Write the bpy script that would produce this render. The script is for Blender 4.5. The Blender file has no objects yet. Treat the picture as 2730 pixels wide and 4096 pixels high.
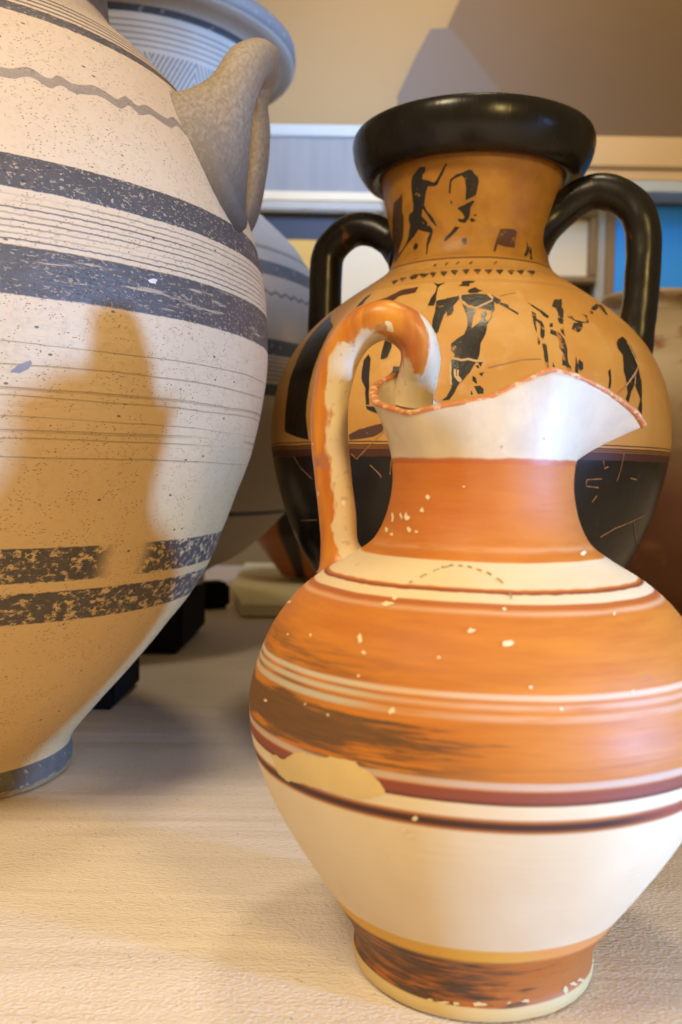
import bpy, bmesh, math, random
import numpy as np
from mathutils import Vector, Matrix, noise
from mathutils.geometry import delaunay_2d_cdt
sc = bpy.context.scene
COL = sc.collection

# ---------------- camera ----------------
PITCH, ROLL, FPX, CAMZ = 4.4702e-2, 1.75627e-2, 3620.4, .163
cp, sp, cr_, sr_ = math.cos(PITCH), math.sin(PITCH), math.cos(ROLL), math.sin(ROLL)
R0 = Vector((1, 0, 0)); FW = Vector((0, cp, -sp)); U0 = Vector((0, sp, cp))
RV = cr_*R0 + sr_*U0; UV_ = -sr_*R0 + cr_*U0
cam = bpy.data.cameras.new('camera'); camo = bpy.data.objects.new('camera', cam); COL.objects.link(camo)
Mx = Matrix(((RV.x, UV_.x, -FW.x, 0), (RV.y, UV_.y, -FW.y, 0), (RV.z, UV_.z, -FW.z, CAMZ), (0, 0, 0, 1)))
camo.matrix_world = Mx
cam.sensor_fit = 'VERTICAL'; cam.sensor_height = 36.0; cam.lens = FPX/4096*36
cam.clip_start = .01; cam.clip_end = 50
cam.dof.use_dof = True; cam.dof.focus_distance = .37; cam.dof.aperture_fstop = 12.0
sc.camera = camo

# ---------------- world, lamps, exposure ----------------
sc.view_settings.view_transform = 'Standard'; sc.view_settings.look = 'None'
sc.view_settings.exposure = 0; sc.view_settings.gamma = 1
w = bpy.data.worlds.new('World'); sc.world = w; w.use_nodes = True
bg = w.node_tree.nodes['Background']; bg.inputs['Color'].default_value = (1, .74, .34, 1); bg.inputs['Strength'].default_value = .185
def area(name, loc, target, size, energy, color, shape='DISK', spread=None):
    l = bpy.data.lights.new(name, 'AREA'); l.shape = shape; l.size = size; l.energy = energy; l.color = color
    if spread: l.spread = math.radians(spread)
    o = bpy.data.objects.new(name, l); COL.objects.link(o); o.location = loc
    o.rotation_euler = (Vector(target)-Vector(loc)).to_track_quat('-Z', 'Y').to_euler(); return o
# cool window light reaching in from the right, almost level with the shelf
area('window_light', (1.75, -.45, .13), (-.25, .10, .10), .15, 4.0, (.20, .46, 1.0), 'DISK', 32)
# warm ceiling lamp above the front of the shelf
area('front_light', (-.42, -.22, .95), (.0, .45, .1), .28, 8.0, (1, .80, .52))
area('jar_warm_fill', (.34, -.36, .46), (-.08, .45, .16), .14, 2.9, (1, .70, .24))  # low warm fill, added to brighten the ochre side of the left jar
area('ceiling_light', (.12, .42, 1.35), (.08, .55, .1), .16, 3.2, (1, .80, .52))
# extra cool lamp, added to turn the back jar's rim blue
area('back_jar_cool_fill', (1.30, .38, .78), (-.10, .80, .50), .15, .62, (.24, .48, 1.0), 'DISK', 18)
# warm lamp added and aimed at the top of the back wall
area('wall_warm_fill', (.2, .85, 1.40), (.3, 1.62, .98), .4, 3.4, (1, .68, .28), 'DISK', 120)
# cool lamp added to give the lower back wall its grey-blue
area('wall_cool_fill', (.0, .98, .88), (.05, 1.6, .62), .25, 2.1, (.32, .55, 1.0), 'DISK', 110)

# ---------------- helpers ----------------
def empty(name, loc, label, cat, group=None):
    o = bpy.data.objects.new(name, None); COL.objects.link(o); o.location = loc
    o['label'] = label; o['category'] = cat; o.empty_display_size = .02
    if group: o['group'] = group
    return o
def mesh_obj(name, verts, faces, mat, parent=None, smooth=True, uv=None, attr=None):
    me = bpy.data.meshes.new(name); me.from_pydata([tuple(v) for v in verts], [], faces); me.update()
    if smooth: me.polygons.foreach_set('use_smooth', [True]*len(me.polygons))
    if attr is not None:
        a = me.attributes.new('mask', 'FLOAT', 'POINT'); a.data.foreach_set('value', list(attr))
    o = bpy.data.objects.new(name, me); COL.objects.link(o); me.materials.append(mat)
    if parent: o.parent = parent
    return o
def tag(o, label=None, cat=None, kind=None, group=None):
    if label: o['label'] = label
    if cat: o['category'] = cat
    if kind: o['kind'] = kind
    if group: o['group'] = group
    return o
def box(name, lo, hi, mat, parent=None, bev=.001, rotz=0):
    bm = bmesh.new(); bmesh.ops.create_cube(bm, size=1)
    c = [(a+b)/2 for a, b in zip(lo, hi)]; s = [b-a for a, b in zip(lo, hi)]
    for v in bm.verts: v.co = Vector((v.co.x*s[0], v.co.y*s[1], v.co.z*s[2]))
    if bev: bmesh.ops.bevel(bm, geom=bm.edges[:], offset=bev, segments=2, affect='EDGES')
    if rotz: bmesh.ops.rotate(bm, verts=bm.verts, matrix=Matrix.Rotation(rotz, 3, 'Z'))
    for v in bm.verts: v.co += Vector(c)
    me = bpy.data.meshes.new(name); bm.to_mesh(me); bm.free()
    me.polygons.foreach_set('use_smooth', [False]*len(me.polygons))
    o = bpy.data.objects.new(name, me); COL.objects.link(o); me.materials.append(mat)
    if parent: o.parent = parent
    return o

class NT:
    def __init__(s, name):
        s.m = bpy.data.materials.new(name); s.m.use_nodes = True; s.t = s.m.node_tree; s.n = s.t.nodes
        s.b = s.n['Principled BSDF']; s._tc = None
    def new(s, ty, **k):
        n = s.n.new(ty)
        for a, b in k.items(): setattr(n, a, b)
        return n
    def put(s, sock, v):
        if hasattr(v, 'is_output'): s.t.links.new(v, sock)
        elif isinstance(v, tuple) and len(v) == 3 and sock.type == 'RGBA': sock.default_value = (*v, 1)
        else: sock.default_value = v
    def math(s, op, a, b=0., c=0., clamp=False):
        n = s.new('ShaderNodeMath', operation=op, use_clamp=clamp)
        s.put(n.inputs[0], a); s.put(n.inputs[1], b); s.put(n.inputs[2], c); return n.outputs[0]
    def add(s, a, b): return s.math('ADD', a, b)
    def sub(s, a, b): return s.math('SUBTRACT', a, b)
    def mul(s, a, b): return s.math('MULTIPLY', a, b)
    def mx(s, a, b): return s.math('MAXIMUM', a, b)
    def mn(s, a, b): return s.math('MINIMUM', a, b)
    def obj(s):
        if not s._tc: s._tc = s.new('ShaderNodeTexCoord').outputs['Object']
        return s._tc
    def xyz(s):
        if not hasattr(s, '_x'):
            n = s.new('ShaderNodeSeparateXYZ'); s.put(n.inputs[0], s.obj()); s._x = n.outputs
        return s._x
    def az(s):   # azimuth in degrees, 0 towards -y, positive to +x
        x, y, z = s.xyz(); return s.mul(s.math('ARCTAN2', x, s.mul(y, -1.)), 57.29578)
    def scaled(s, sx, sy, sz, loc=(0, 0, 0)):
        n = s.new('ShaderNodeMapping'); s.put(n.inputs['Vector'], s.obj()); n.inputs['Scale'].default_value = (sx, sy, sz)
        n.inputs['Location'].default_value = loc; return n.outputs[0]
    def vec(s, a, b, c):
        n = s.new('ShaderNodeCombineXYZ'); s.put(n.inputs[0], a); s.put(n.inputs[1], b); s.put(n.inputs[2], c); return n.outputs[0]
    def noise(s, v, scale, detail=3., rough=.55, dist=0.):
        n = s.new('ShaderNodeTexNoise'); s.put(n.inputs['Vector'], v); n.inputs['Scale'].default_value = scale
        n.inputs['Detail'].default_value = detail; n.inputs['Roughness'].default_value = rough; n.inputs['Distortion'].default_value = dist
        return n.outputs['Fac']
    def voro(s, v, scale, feat='F1'):
        n = s.new('ShaderNodeTexVoronoi', feature=feat); s.put(n.inputs['Vector'], v); n.inputs['Scale'].default_value = scale
        return n.outputs['Distance']
    def ramp(s, v, a, b, lo=0., hi=1.):   # smooth map a..b -> lo..hi
        n = s.new('ShaderNodeMapRange', interpolation_type='SMOOTHSTEP'); s.put(n.inputs['Value'], v)
        s.put(n.inputs['From Min'], a); s.put(n.inputs['From Max'], b); n.inputs['To Min'].default_value = lo; n.inputs['To Max'].default_value = hi
        return n.outputs[0]
    def band(s, z, z0, z1, soft=.0003):
        return s.mul(s.ramp(z, z0-soft, z0+soft), s.ramp(z, z1+soft, z1-soft)) if False else s.mul(s.ramp(z, z0-soft, z0+soft), s.sub(1., s.ramp(z, z1-soft, z1+soft)))
    def mix(s, f, a, b, blend='MIX'):
        n = s.new('ShaderNodeMix', data_type='RGBA', blend_type=blend)
        s.put(n.inputs[0], f); s.put(n.inputs[6], a); s.put(n.inputs[7], b); return n.outputs[2]
    def attr(s, name): return s.new('ShaderNodeAttribute', attribute_name=name).outputs['Fac']
    def bump(s, h, dist, strength=1., prev=None):
        n = s.new('ShaderNodeBump'); s.put(n.inputs['Height'], h); n.inputs['Distance'].default_value = dist; n.inputs['Strength'].default_value = strength
        if prev: s.t.links.new(prev, n.inputs['Normal'])
        return n.outputs[0]
    def fin(s, col, rough, nor=None, spec=.5, coat=0.):
        s.put(s.b.inputs['Base Color'], col); s.put(s.b.inputs['Roughness'], rough)
        s.b.inputs['Specular IOR Level'].default_value = spec
        if coat: s.b.inputs['Coat Weight'].default_value = coat; s.b.inputs['Coat Roughness'].default_value = .15
        if nor: s.t.links.new(nor, s.b.inputs['Normal'])
        return s.m
def plain(name, col, rough=.6, var=.15, scale=30., bump=0., spec=.4):
    t = NT(name); n = t.noise(t.obj(), scale, 4.)
    c = t.mix(n, tuple(min(1, q*(1+var)) for q in col), tuple(q*(1-var) for q in col))
    return t.fin(c, rough, t.bump(n, bump) if bump else None, spec)

# ---------------- profile surfaces ----------------
def smooth_profile(pts, sigma=.0022, step=.0005):
    z = np.array([p[0] for p in pts]); r = np.array([p[1] for p in pts])
    n = max(8, int(round((z[-1]-z[0])/step))); zz = np.linspace(z[0], z[-1], n+1); rr = np.interp(zz, z, r)
    k = int(3*sigma/step)
    if k > 1 and n > 2*k:
        ker = np.exp(-.5*(np.arange(-k, k+1)*step/sigma)**2); ker /= ker.sum()
        L = 2*rr[0]-rr[1:k+1][::-1]; Rr = 2*rr[-1]-rr[-k-1:-1][::-1]
        rr = np.convolve(np.concatenate([L, rr, Rr]), ker, 'valid')
    return zz, rr
def wob(az, z, amp, seed):
    p = Vector((math.sin(az)*1.3+seed, math.cos(az)*1.3, z*14))
    return amp*noise.noise(p) + amp*.35*noise.noise(p*3.1)
class Prof:
    def __init__(s, pts, amp=.0006, seed=0., sigma=.0022):
        s.z, s.r = smooth_profile(pts, sigma); s.amp = amp; s.seed = seed
    def R(s, az, z): return float(np.interp(z, s.z, s.r)) + wob(az, z, s.amp, s.seed)
    def P(s, az, z, off=0.):
        r = s.R(az, z); dr = (float(np.interp(z+.001, s.z, s.r))-float(np.interp(z-.001, s.z, s.r)))/.002
        n = Vector((math.sin(az), -math.cos(az), -dr)).normalized()
        return Vector((r*math.sin(az), -r*math.cos(az), z)) + n*off
def lathe(name, pf, z0, z1, mat, parent, step=.0015, segs=180, pts=None):
    n = max(3, int(round((z1-z0)/step))); zs = [z0+(z1-z0)*i/n for i in range(n+1)]
    V = []; Fc = []
    for z in zs:
        for j in range(segs):
            V.append(pf.P(2*math.pi*j/segs, z))
    for i in range(n):
        for j in range(segs):
            a = i*segs+j; b = i*segs+(j+1) % segs; Fc.append((a, b, b+segs, a+segs))
    return mesh_obj(name, V, Fc, mat, parent)
def ring_lathe(name, rz, mat, parent, segs=180, closed=False, amp=.0, seed=0.):
    V = []; Fc = []
    for r, z in rz:
        for j in range(segs):
            a = 2*math.pi*j/segs; q = r+(wob(a, z, amp, seed) if amp else 0); V.append((q*math.sin(a), -q*math.cos(a), z))
    n = len(rz)
    for i in range(n if closed else n-1):
        for j in range(segs):
            a = i*segs+j; b = i*segs+(j+1) % segs; c = ((i+1) % n)*segs
            Fc.append((a, b, c+(j+1) % segs, c+j))
    return mesh_obj(name, V, Fc, mat, parent)
def decal(name, polys, pf, mat, parent, off=.00018, cell=.0022, kind=None, azoff=0., rag=.00035):
    V = []; Fc = []
    for poly in polys:
        zc = sum(p[1] for p in poly)/len(poly); rc = pf.R(math.radians(poly[0][0]), zc)
        P2 = [(math.radians(a+azoff)*rc, z) for a, z in poly]
        # refine edges
        Q = []
        for i in range(len(P2)):
            a, b = P2[i], P2[(i+1) % len(P2)]; L = math.hypot(a[0]-b[0], a[1]-b[1]); k = max(1, int(L/cell))
            for t in range(k): Q.append((a[0]+(b[0]-a[0])*t/k, a[1]+(b[1]-a[1])*t/k))
        Q = [(q[0]+rag*noise.noise(Vector((q[0]*450, q[1]*450, 1.))), q[1]+rag*noise.noise(Vector((q[0]*450, q[1]*450, 9.)))) for q in Q]
        x0, x1 = min(p[0] for p in Q), max(p[0] for p in Q); y0, y1 = min(p[1] for p in Q), max(p[1] for p in Q)
        G_ = [(x, y) for x in np.arange(x0+cell/2, x1, cell) for y in np.arange(y0+cell/2, y1, cell)]
        nv = len(Q); vs = [Vector(q) for q in Q+G_]
        r = delaunay_2d_cdt(vs, [(i, (i+1) % nv) for i in range(nv)], [], 0, 1e-7)
        ov, of = r[0], r[2]
        # keep triangles inside the polygon
        def inside(x, y):
            c = False; j = nv-1
            for i in range(nv):
                if (Q[i][1] > y) != (Q[j][1] > y) and x < (Q[j][0]-Q[i][0])*(y-Q[i][1])/(Q[j][1]-Q[i][1])+Q[i][0]: c = not c
                j = i
            return c
        b = len(V); V += [pf.P(v[0]/rc, v[1], off) for v in ov]
        for f in of:
            cx = sum(ov[i][0] for i in f)/len(f); cy = sum(ov[i][1] for i in f)/len(f)
            if inside(cx, cy): Fc.append(tuple(b+i for i in f))
    o = mesh_obj(name, V, Fc, mat, parent)
    if kind: o['kind'] = kind
    return o
def strips(name, lines, pf, mat, parent, w=.0005, off=.0003, dash=None, kind=None, rag=.5, azoff=0.):
    V = []; Fc = []; rnd = random.Random(5)
    for ln in lines:
        P = [(math.radians(a+azoff), z) for a, z in ln]; S = []
        for a, b in zip(P[:-1], P[1:]):
            L = math.hypot((a[0]-b[0])*.1, a[1]-b[1]); k = max(1, int(L/.0015))
            for t in range(k): S.append((a[0]+(b[0]-a[0])*t/k, a[1]+(b[1]-a[1])*t/k))
        S.append(P[-1]); prev = None
        for i, (a, z) in enumerate(S):
            p = pf.P(a, z, off); q = pf.P(*S[min(i+1, len(S)-1)], off) if i < len(S)-1 else p+(p-pf.P(*S[i-1], off))
            nrm = Vector((math.sin(a), -math.cos(a), 0)); s = (q-p).cross(nrm)
            if s.length < 1e-9: continue
            s = s.normalized()*w*(.5+.5*(1-rag+rag*2*rnd.random())); s += (q-p).normalized()*0
            V += [p+s, p-s]; c = len(V)-2
            if prev is not None and not (dash and (i//dash) % 2): Fc.append((prev, prev+1, c+1, c))
            prev = c
    o = mesh_obj(name, V, Fc, mat, parent)
    if kind: o['kind'] = kind
    return o
def catmull(P, n=6):
    out = []; P = [Vector(p) for p in P]
    for i in range(len(P)-1):
        p0 = P[max(i-1, 0)]; p1 = P[i]; p2 = P[i+1]; p3 = P[min(i+2, len(P)-1)]
        for k in range(n):
            t = k/n; out.append(.5*((2*p1)+(-p0+p2)*t+(2*p0-5*p1+4*p2-p3)*t*t+(-p0+3*p1-3*p2+p3)*t**3))
    out.append(P[-1]); return out
def sweep(name, path, wid, ref, mat, parent, segs=28, maskfn=None, bumps=0., flat=2.0):
    """path: points; wid(t)->(half along ref, half across); ref: vector perpendicular to the loop plane"""
    P = catmull(path, 8); n = len(P); V = []; Fc = []; A = []
    ref = Vector(ref).normalized()
    for i, p in enumerate(P):
        t = (P[min(i+1, n-1)]-P[max(i-1, 0)]).normalized(); s = t.cross(ref).normalized(); rr = s.cross(t).normalized()
        a, b = wid(i/(n-1))
        for j in range(segs):
            th = 2*math.pi*j/segs; ct, st = math.cos(th), math.sin(th)
            ct = math.copysign(abs(ct)**(2/flat), ct); st = math.copysign(abs(st)**(2/flat), st)
            d = rr*a*ct + s*b*st
            q = p+d
            if bumps: q += d.normalized()*bumps*noise.noise(q*90)
            V.append(q)
            if maskfn: A.append(maskfn(i/(n-1), d.normalized(), th))
    for i in range(n-1):
        for j in range(segs):
            a = i*segs+j; b = i*segs+(j+1) % segs; Fc.append((a, a+segs, b+segs, b))
    Fc.append(tuple(range(segs))); Fc.append(tuple(range((n-1)*segs, n*segs))[::-1])
    return mesh_obj(name, V, Fc, mat, parent, attr=A if maskfn else None)
DEC={
'neck_figures':[[[-40.4,0.3408],[-36.7,0.3402],[-36.3,0.339],[-37.3,0.337],[-38.8,0.3369],[-39.1,0.3339],[-34.7,0.3327],[-31.5,0.331],[-30.1,0.3317],[-27.0,0.3356],[-23.0,0.3406],[-22.5,0.3397],[-25.5,0.335],[-28.9,0.3298],[-30.6,0.3292],[-35.9,0.3297],[-37.4,0.3266],[-39.7,0.32],[-37.7,0.3162],[-34.2,0.3127],[-31.2,0.3075],[-32.1,0.3074],[-35.9,0.3112],[-39.0,0.316],[-41.3,0.318],[-42.6,0.3143],[-39.7,0.3117],[-34.6,0.3061],[-34.4,0.3043],[-36.4,0.3004],[-37.9,0.2968],[-37.4,0.2913],[-38.4,0.2915],[-39.2,0.2969],[-38.4,0.3015],[-36.3,0.304],[-41.5,0.3056],[-46.4,0.3072],[-50.5,0.3041],[-57.9,0.3007],[-65.2,0.2966],[-68.9,0.2938],[-68.8,0.2963],[-59.8,0.301],[-56.4,0.3051],[-53.8,0.3111],[-54.7,0.314],[-53.1,0.3169],[-49.3,0.318],[-48.1,0.3218],[-48.5,0.3272],[-47.6,0.3341],[-46.2,0.3369],[-43.4,0.3386]],[[-9.5,0.3361],[-7.4,0.3357],[-6.6,0.3342],[-3.7,0.332],[-3.3,0.3295],[-3.9,0.327],[-4.7,0.3226],[-11.2,0.3199],[-10.8,0.3263],[-11.8,0.3314],[-13.7,0.3332],[-18.1,0.3322],[-20.1,0.3302],[-20.8,0.3243],[-21.9,0.3242],[-21.4,0.329],[-20.6,0.3315],[-17.1,0.3338],[-13.3,0.3346]],[[-5.6,0.3198],[-5.6,0.3186],[-8.0,0.3161],[-8.4,0.3114],[-9.5,0.3097],[-11.6,0.3075],[-14.8,0.3083],[-16.4,0.3095],[-15.4,0.3103],[-12.7,0.31],[-11.6,0.311],[-13.7,0.3137],[-16.4,0.3155],[-15.3,0.3165],[-12.2,0.3174]],[[-5.8,0.3122],[-4.3,0.3126],[-3.7,0.3118],[-5.3,0.3113]],[[-8.4,0.3101],[-6.3,0.3101],[-4.1,0.3092],[-6.2,0.3079],[-7.8,0.3088]],[[-21.2,0.3209],[-19.7,0.3195],[-20.3,0.3179],[-21.0,0.3192]],[[-18.1,0.3058],[-14.8,0.3057],[-16.9,0.3038],[-24.1,0.2983],[-26.4,0.2977],[-24.9,0.3007],[-21.4,0.3027]],[[-13.1,0.3],[-11.4,0.3004],[-10.0,0.2985],[-10.2,0.2961],[-11.7,0.2952],[-13.5,0.2972]],[[-49.3,0.3003],[-46.6,0.2984],[-46.9,0.2965],[-49.7,0.2955],[-51.1,0.2976]],[[35.2,0.3001],[36.9,0.2984],[39.7,0.2958],[37.3,0.2891],[35.3,0.2888],[36.6,0.2938],[31.9,0.29],[30.6,0.2906],[34.3,0.295]]],
'neck_drape':[[[-57.7,0.3298],[-57.5,0.3272],[-60.2,0.3196],[-59.2,0.3171],[-63.5,0.3054],[-70.7,0.2996],[-70.8,0.2922],[-77.9,0.2936],[-91.1,0.3011],[-85.3,0.3098],[-75.2,0.3196],[-68.3,0.3269],[-63.5,0.3276],[-59.9,0.3282]]],
'neck_chest':[[[12.9,0.3048],[23.0,0.3056],[25.8,0.3044],[23.6,0.2945],[16.7,0.2947],[11.2,0.2958],[9.0,0.291],[7.7,0.2914],[9.4,0.2965]]],
'root':[[[68.2,0.334],[49.6,0.3245],[43.9,0.3162],[45.3,0.31],[50.1,0.305],[55.6,0.3074],[70.5,0.3066],[59.4,0.2897]]],
'warrior':[[[-10.7,0.2646],[-11.6,0.2644],[-10.5,0.2661],[-10.5,0.2679],[-8.2,0.2684],[-5.6,0.2681],[-5.7,0.2672],[-7.5,0.2663],[-7.6,0.2642]],[[-8.0,0.2614],[-6.9,0.2625],[-5.5,0.2636],[-4.1,0.2616],[-2.9,0.2613],[-4.5,0.2602],[-4.8,0.2594],[-7.5,0.2594],[-8.1,0.2602]],[[-10.4,0.2581],[-6.1,0.259],[-2.7,0.2586],[-1.1,0.2581],[-0.1,0.2581],[2.5,0.2551],[2.0,0.253],[0.9,0.2525],[0.3,0.254],[-0.1,0.2484],[-1.5,0.2484],[-4.1,0.2495],[-5.5,0.2493],[-7.9,0.2505],[-9.9,0.2539],[-10.5,0.2566]],[[-18.1,0.2547],[-15.7,0.2558],[-10.7,0.2579],[-10.9,0.2555],[-12.3,0.2514],[-12.2,0.2484],[-12.4,0.246],[-13.7,0.2447],[-14.1,0.2476],[-14.7,0.2462],[-15.4,0.24],[-15.7,0.2351],[-16.8,0.2351],[-17.5,0.2379],[-17.8,0.243],[-17.6,0.2488]],[[-22.0,0.2679],[-19.9,0.2668],[-17.0,0.2677],[-18.7,0.2655],[-19.1,0.2638],[-18.4,0.255],[-18.4,0.2516],[-20.4,0.2518],[-20.3,0.2567],[-19.5,0.2609],[-19.8,0.265]],[[2.2,0.2535],[4.4,0.2521],[4.4,0.2501],[7.0,0.2471],[6.6,0.2459],[6.1,0.2468],[3.6,0.25],[1.9,0.252]],[[-9.7,0.2526],[-7.9,0.2497],[-5.5,0.2487],[-5.8,0.2464],[-6.3,0.2445],[-6.5,0.2407],[-6.9,0.2375],[-4.9,0.2407],[-3.8,0.2435],[-4.2,0.2445],[-3.9,0.2474],[-2.7,0.2476],[-2.3,0.2464],[-3.3,0.2435],[-2.5,0.2417],[-1.5,0.2441],[-1.1,0.2478],[-0.4,0.2481],[-1.4,0.2436],[-2.6,0.2398],[-3.1,0.2344],[-4.4,0.2296],[-4.6,0.2261],[-4.8,0.2232],[-5.4,0.2202],[-7.1,0.214],[-8.7,0.2099],[-9.3,0.209],[-10.7,0.2034],[-11.8,0.2001],[-13.5,0.1997],[-12.4,0.2017],[-11.2,0.2066],[-11.5,0.2111],[-11.8,0.2194],[-11.1,0.2215],[-10.9,0.2236],[-11.8,0.2257],[-11.9,0.2292],[-10.5,0.2318],[-8.7,0.2344],[-7.9,0.2389],[-8.0,0.2445],[-9.0,0.2493]],[[-6.0,0.207],[-4.6,0.2073],[-3.8,0.2055],[-3.8,0.2032],[-5.1,0.203],[-5.5,0.205]],[[-6.4,0.2121],[-5.7,0.2115],[-5.3,0.2091],[-5.5,0.2079],[-6.4,0.2099]],[[-6.6,0.205],[-6.2,0.203],[-6.7,0.2022]],[[-5.2,0.2206],[-3.9,0.2198],[-4.4,0.2169],[-5.0,0.2185]],[[-5.6,0.2177],[-5.0,0.2177],[-4.8,0.2161],[-5.4,0.2165]],[[-4.9,0.2136],[-3.7,0.2144],[-4.2,0.212]]],
'fragments':[[[11.0,0.2543],[14.4,0.2495],[16.1,0.2463],[15.5,0.2448],[14.3,0.2461],[13.8,0.2483],[11.8,0.2516]],[[11.3,0.2489],[12.2,0.247],[11.8,0.2441],[13.2,0.2425],[13.4,0.2397],[12.8,0.2343],[12.0,0.2321],[11.5,0.2342],[12.3,0.2407],[11.6,0.2429],[11.1,0.2417],[10.7,0.2357],[10.4,0.2384],[10.8,0.2468]],[[10.8,0.2341],[11.1,0.231],[10.7,0.2289],[10.3,0.2309]],[[11.6,0.2302],[12.7,0.2301],[12.6,0.227],[12.5,0.2229],[12.3,0.2188],[12.3,0.2164],[11.9,0.2168],[11.6,0.2198],[11.5,0.2233],[11.6,0.2279]],[[21.9,0.2574],[25.5,0.2586],[22.8,0.2532],[22.6,0.2508],[21.4,0.2476],[19.7,0.242],[18.5,0.2421],[18.5,0.2449],[19.8,0.2485],[20.1,0.2516],[19.1,0.2526],[20.3,0.2552]],[[15.4,0.2417],[16.4,0.2421],[16.0,0.2398],[15.0,0.2397]],[[15.1,0.2383],[17.2,0.237],[18.3,0.2334],[18.4,0.2276],[18.0,0.2245],[17.8,0.2204],[18.5,0.2185],[18.2,0.2159],[17.5,0.2164],[17.1,0.2188],[16.0,0.2192],[16.5,0.2238],[17.0,0.2254],[16.2,0.2284],[16.8,0.2327],[16.3,0.2347],[14.5,0.2361]],[[18.0,0.2387],[19.3,0.24],[18.9,0.2351],[18.0,0.2366]],[[23.7,0.2435],[26.9,0.2435],[26.2,0.2414],[24.1,0.238],[23.2,0.2381],[21.9,0.2398]],[[22.6,0.2473],[24.5,0.2476],[24.7,0.2453],[27.3,0.2447],[29.1,0.245],[30.1,0.2487],[29.4,0.2497],[31.0,0.2491],[29.7,0.2446],[25.8,0.2435],[23.5,0.2457]],[[21.2,0.2229],[22.2,0.2209],[21.9,0.2179],[20.8,0.2162],[20.4,0.2192]],[[20.5,0.2243],[20.5,0.2197],[20.2,0.2147],[19.3,0.2151],[19.8,0.2201]],[[13.6,0.2205],[14.0,0.2185],[14.1,0.217],[13.4,0.2172]],[[44.9,0.2599],[49.7,0.2599],[44.6,0.2526],[43.3,0.2523],[43.9,0.2566],[43.9,0.2578],[38.7,0.2541],[35.9,0.2538],[38.6,0.2562]],[[34.8,0.2529],[36.0,0.2526],[34.4,0.2507],[33.6,0.2511]]],
'right_figure':[[[42.5,0.2394],[44.0,0.237],[44.5,0.2339],[44.6,0.2285],[43.8,0.2235],[43.2,0.2181],[43.5,0.215],[42.1,0.206],[41.3,0.1962],[39.6,0.199],[41.2,0.2043],[39.9,0.2103],[39.7,0.2128],[37.5,0.2079],[35.8,0.2016],[34.9,0.2035],[35.9,0.2066],[36.2,0.2128],[35.9,0.2189],[37.7,0.2276],[36.7,0.2311],[37.3,0.2345],[39.5,0.2371]],[[30.9,0.2191],[30.5,0.213],[29.7,0.2083],[29.1,0.2088],[29.9,0.2139],[29.8,0.2174]]],
'left_figure':[[[-35.3,0.222],[-34.3,0.2251],[-33.2,0.2224],[-31.7,0.198],[-32.7,0.198],[-33.3,0.2067],[-35.0,0.2124]],[[-32.7,0.1974],[-30.4,0.197],[-28.5,0.193],[-30.0,0.1936],[-32.3,0.1956]],[[-30.4,0.2324],[-28.3,0.2325],[-27.8,0.2282],[-28.4,0.2222],[-30.2,0.222],[-30.4,0.2265]],[[-26.3,0.2179],[-23.9,0.2177],[-23.7,0.2147],[-27.3,0.2127],[-26.3,0.2154]],[[-49.6,0.2652],[-51.0,0.2639],[-50.4,0.2559],[-47.9,0.2576]]],
'left_brown':[[[-37.6,0.1823],[-34.5,0.1853],[-30.8,0.187],[-27.1,0.1887],[-28.0,0.1839],[-30.2,0.1815],[-33.1,0.1804],[-37.2,0.1798]],[[-42.1,0.2583],[-37.9,0.2601],[-34.3,0.2644],[-27.4,0.2658],[-27.2,0.2615],[-33.0,0.26],[-34.3,0.2563]]],
'left_black':[[[-65.7,0.255],[-67.7,0.2506],[-68.1,0.2441],[-67.6,0.2354],[-66.4,0.2253],[-66.4,0.2156],[-65.2,0.2017],[-64.7,0.1855],[-56.9,0.1817],[-51.9,0.1802],[-53.2,0.1938],[-53.4,0.2069],[-53.6,0.2201],[-53.8,0.2323],[-54.4,0.2451]]],
'tongues':[[[-37.8,0.2766],[-35.6,0.2767],[-32.8,0.2759],[-32.0,0.2719]],[[-33.1,0.2764],[-31.0,0.2765],[-28.5,0.2758],[-28.2,0.2719]],[[-27.6,0.2765],[-25.7,0.2767],[-23.4,0.2761],[-23.5,0.2721]],[[-22.1,0.2764],[-20.2,0.2767],[-18.1,0.2762],[-18.7,0.2723]],[[-16.9,0.2769],[-15.0,0.2773],[-13.0,0.2768],[-14.0,0.2728]],[[-11.5,0.2772],[-9.6,0.2777],[-7.6,0.2773],[-9.2,0.2732]],[[-5.9,0.2772],[-3.9,0.2778],[-2.0,0.2775],[-4.1,0.2734]],[[-0.5,0.2771],[1.6,0.2777],[3.5,0.2774],[0.9,0.2733]],[[5.0,0.2771],[7.3,0.2778],[9.3,0.2777],[5.9,0.2734]],[[10.8,0.2773],[13.3,0.2781],[15.4,0.278],[11.2,0.2736]],[[16.1,0.2777],[18.9,0.2786],[21.3,0.2787],[16.1,0.274]],[[22.4,0.278],[25.9,0.2791],[28.7,0.2793],[21.8,0.2742]],[[-31.2,0.2754],[-29.2,0.2759],[-27.3,0.2758],[-28.2,0.2723]],[[-37.1,0.2748],[-34.9,0.2752],[-32.9,0.2751],[-33.4,0.2716]],[[-42.6,0.2744],[-40.2,0.2747],[-38.1,0.2744],[-38.2,0.271]],[[-46.7,0.2734],[-44.1,0.2736],[-41.7,0.2732],[-41.6,0.2698]],[[-28.2,0.2814],[-28.3,0.2834],[-26.9,0.2835],[-26.8,0.2814]],[[-21.6,0.2816],[-21.4,0.2837],[-20.1,0.2838],[-20.4,0.2817]],[[-15.3,0.2818],[-14.7,0.2839],[-13.4,0.284],[-14.0,0.282]],[[-8.2,0.2815],[-7.3,0.2836],[-5.9,0.2838],[-7.0,0.2817]],[[5.1,0.2818],[7.0,0.284],[8.5,0.2843],[6.5,0.282]]],
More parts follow.
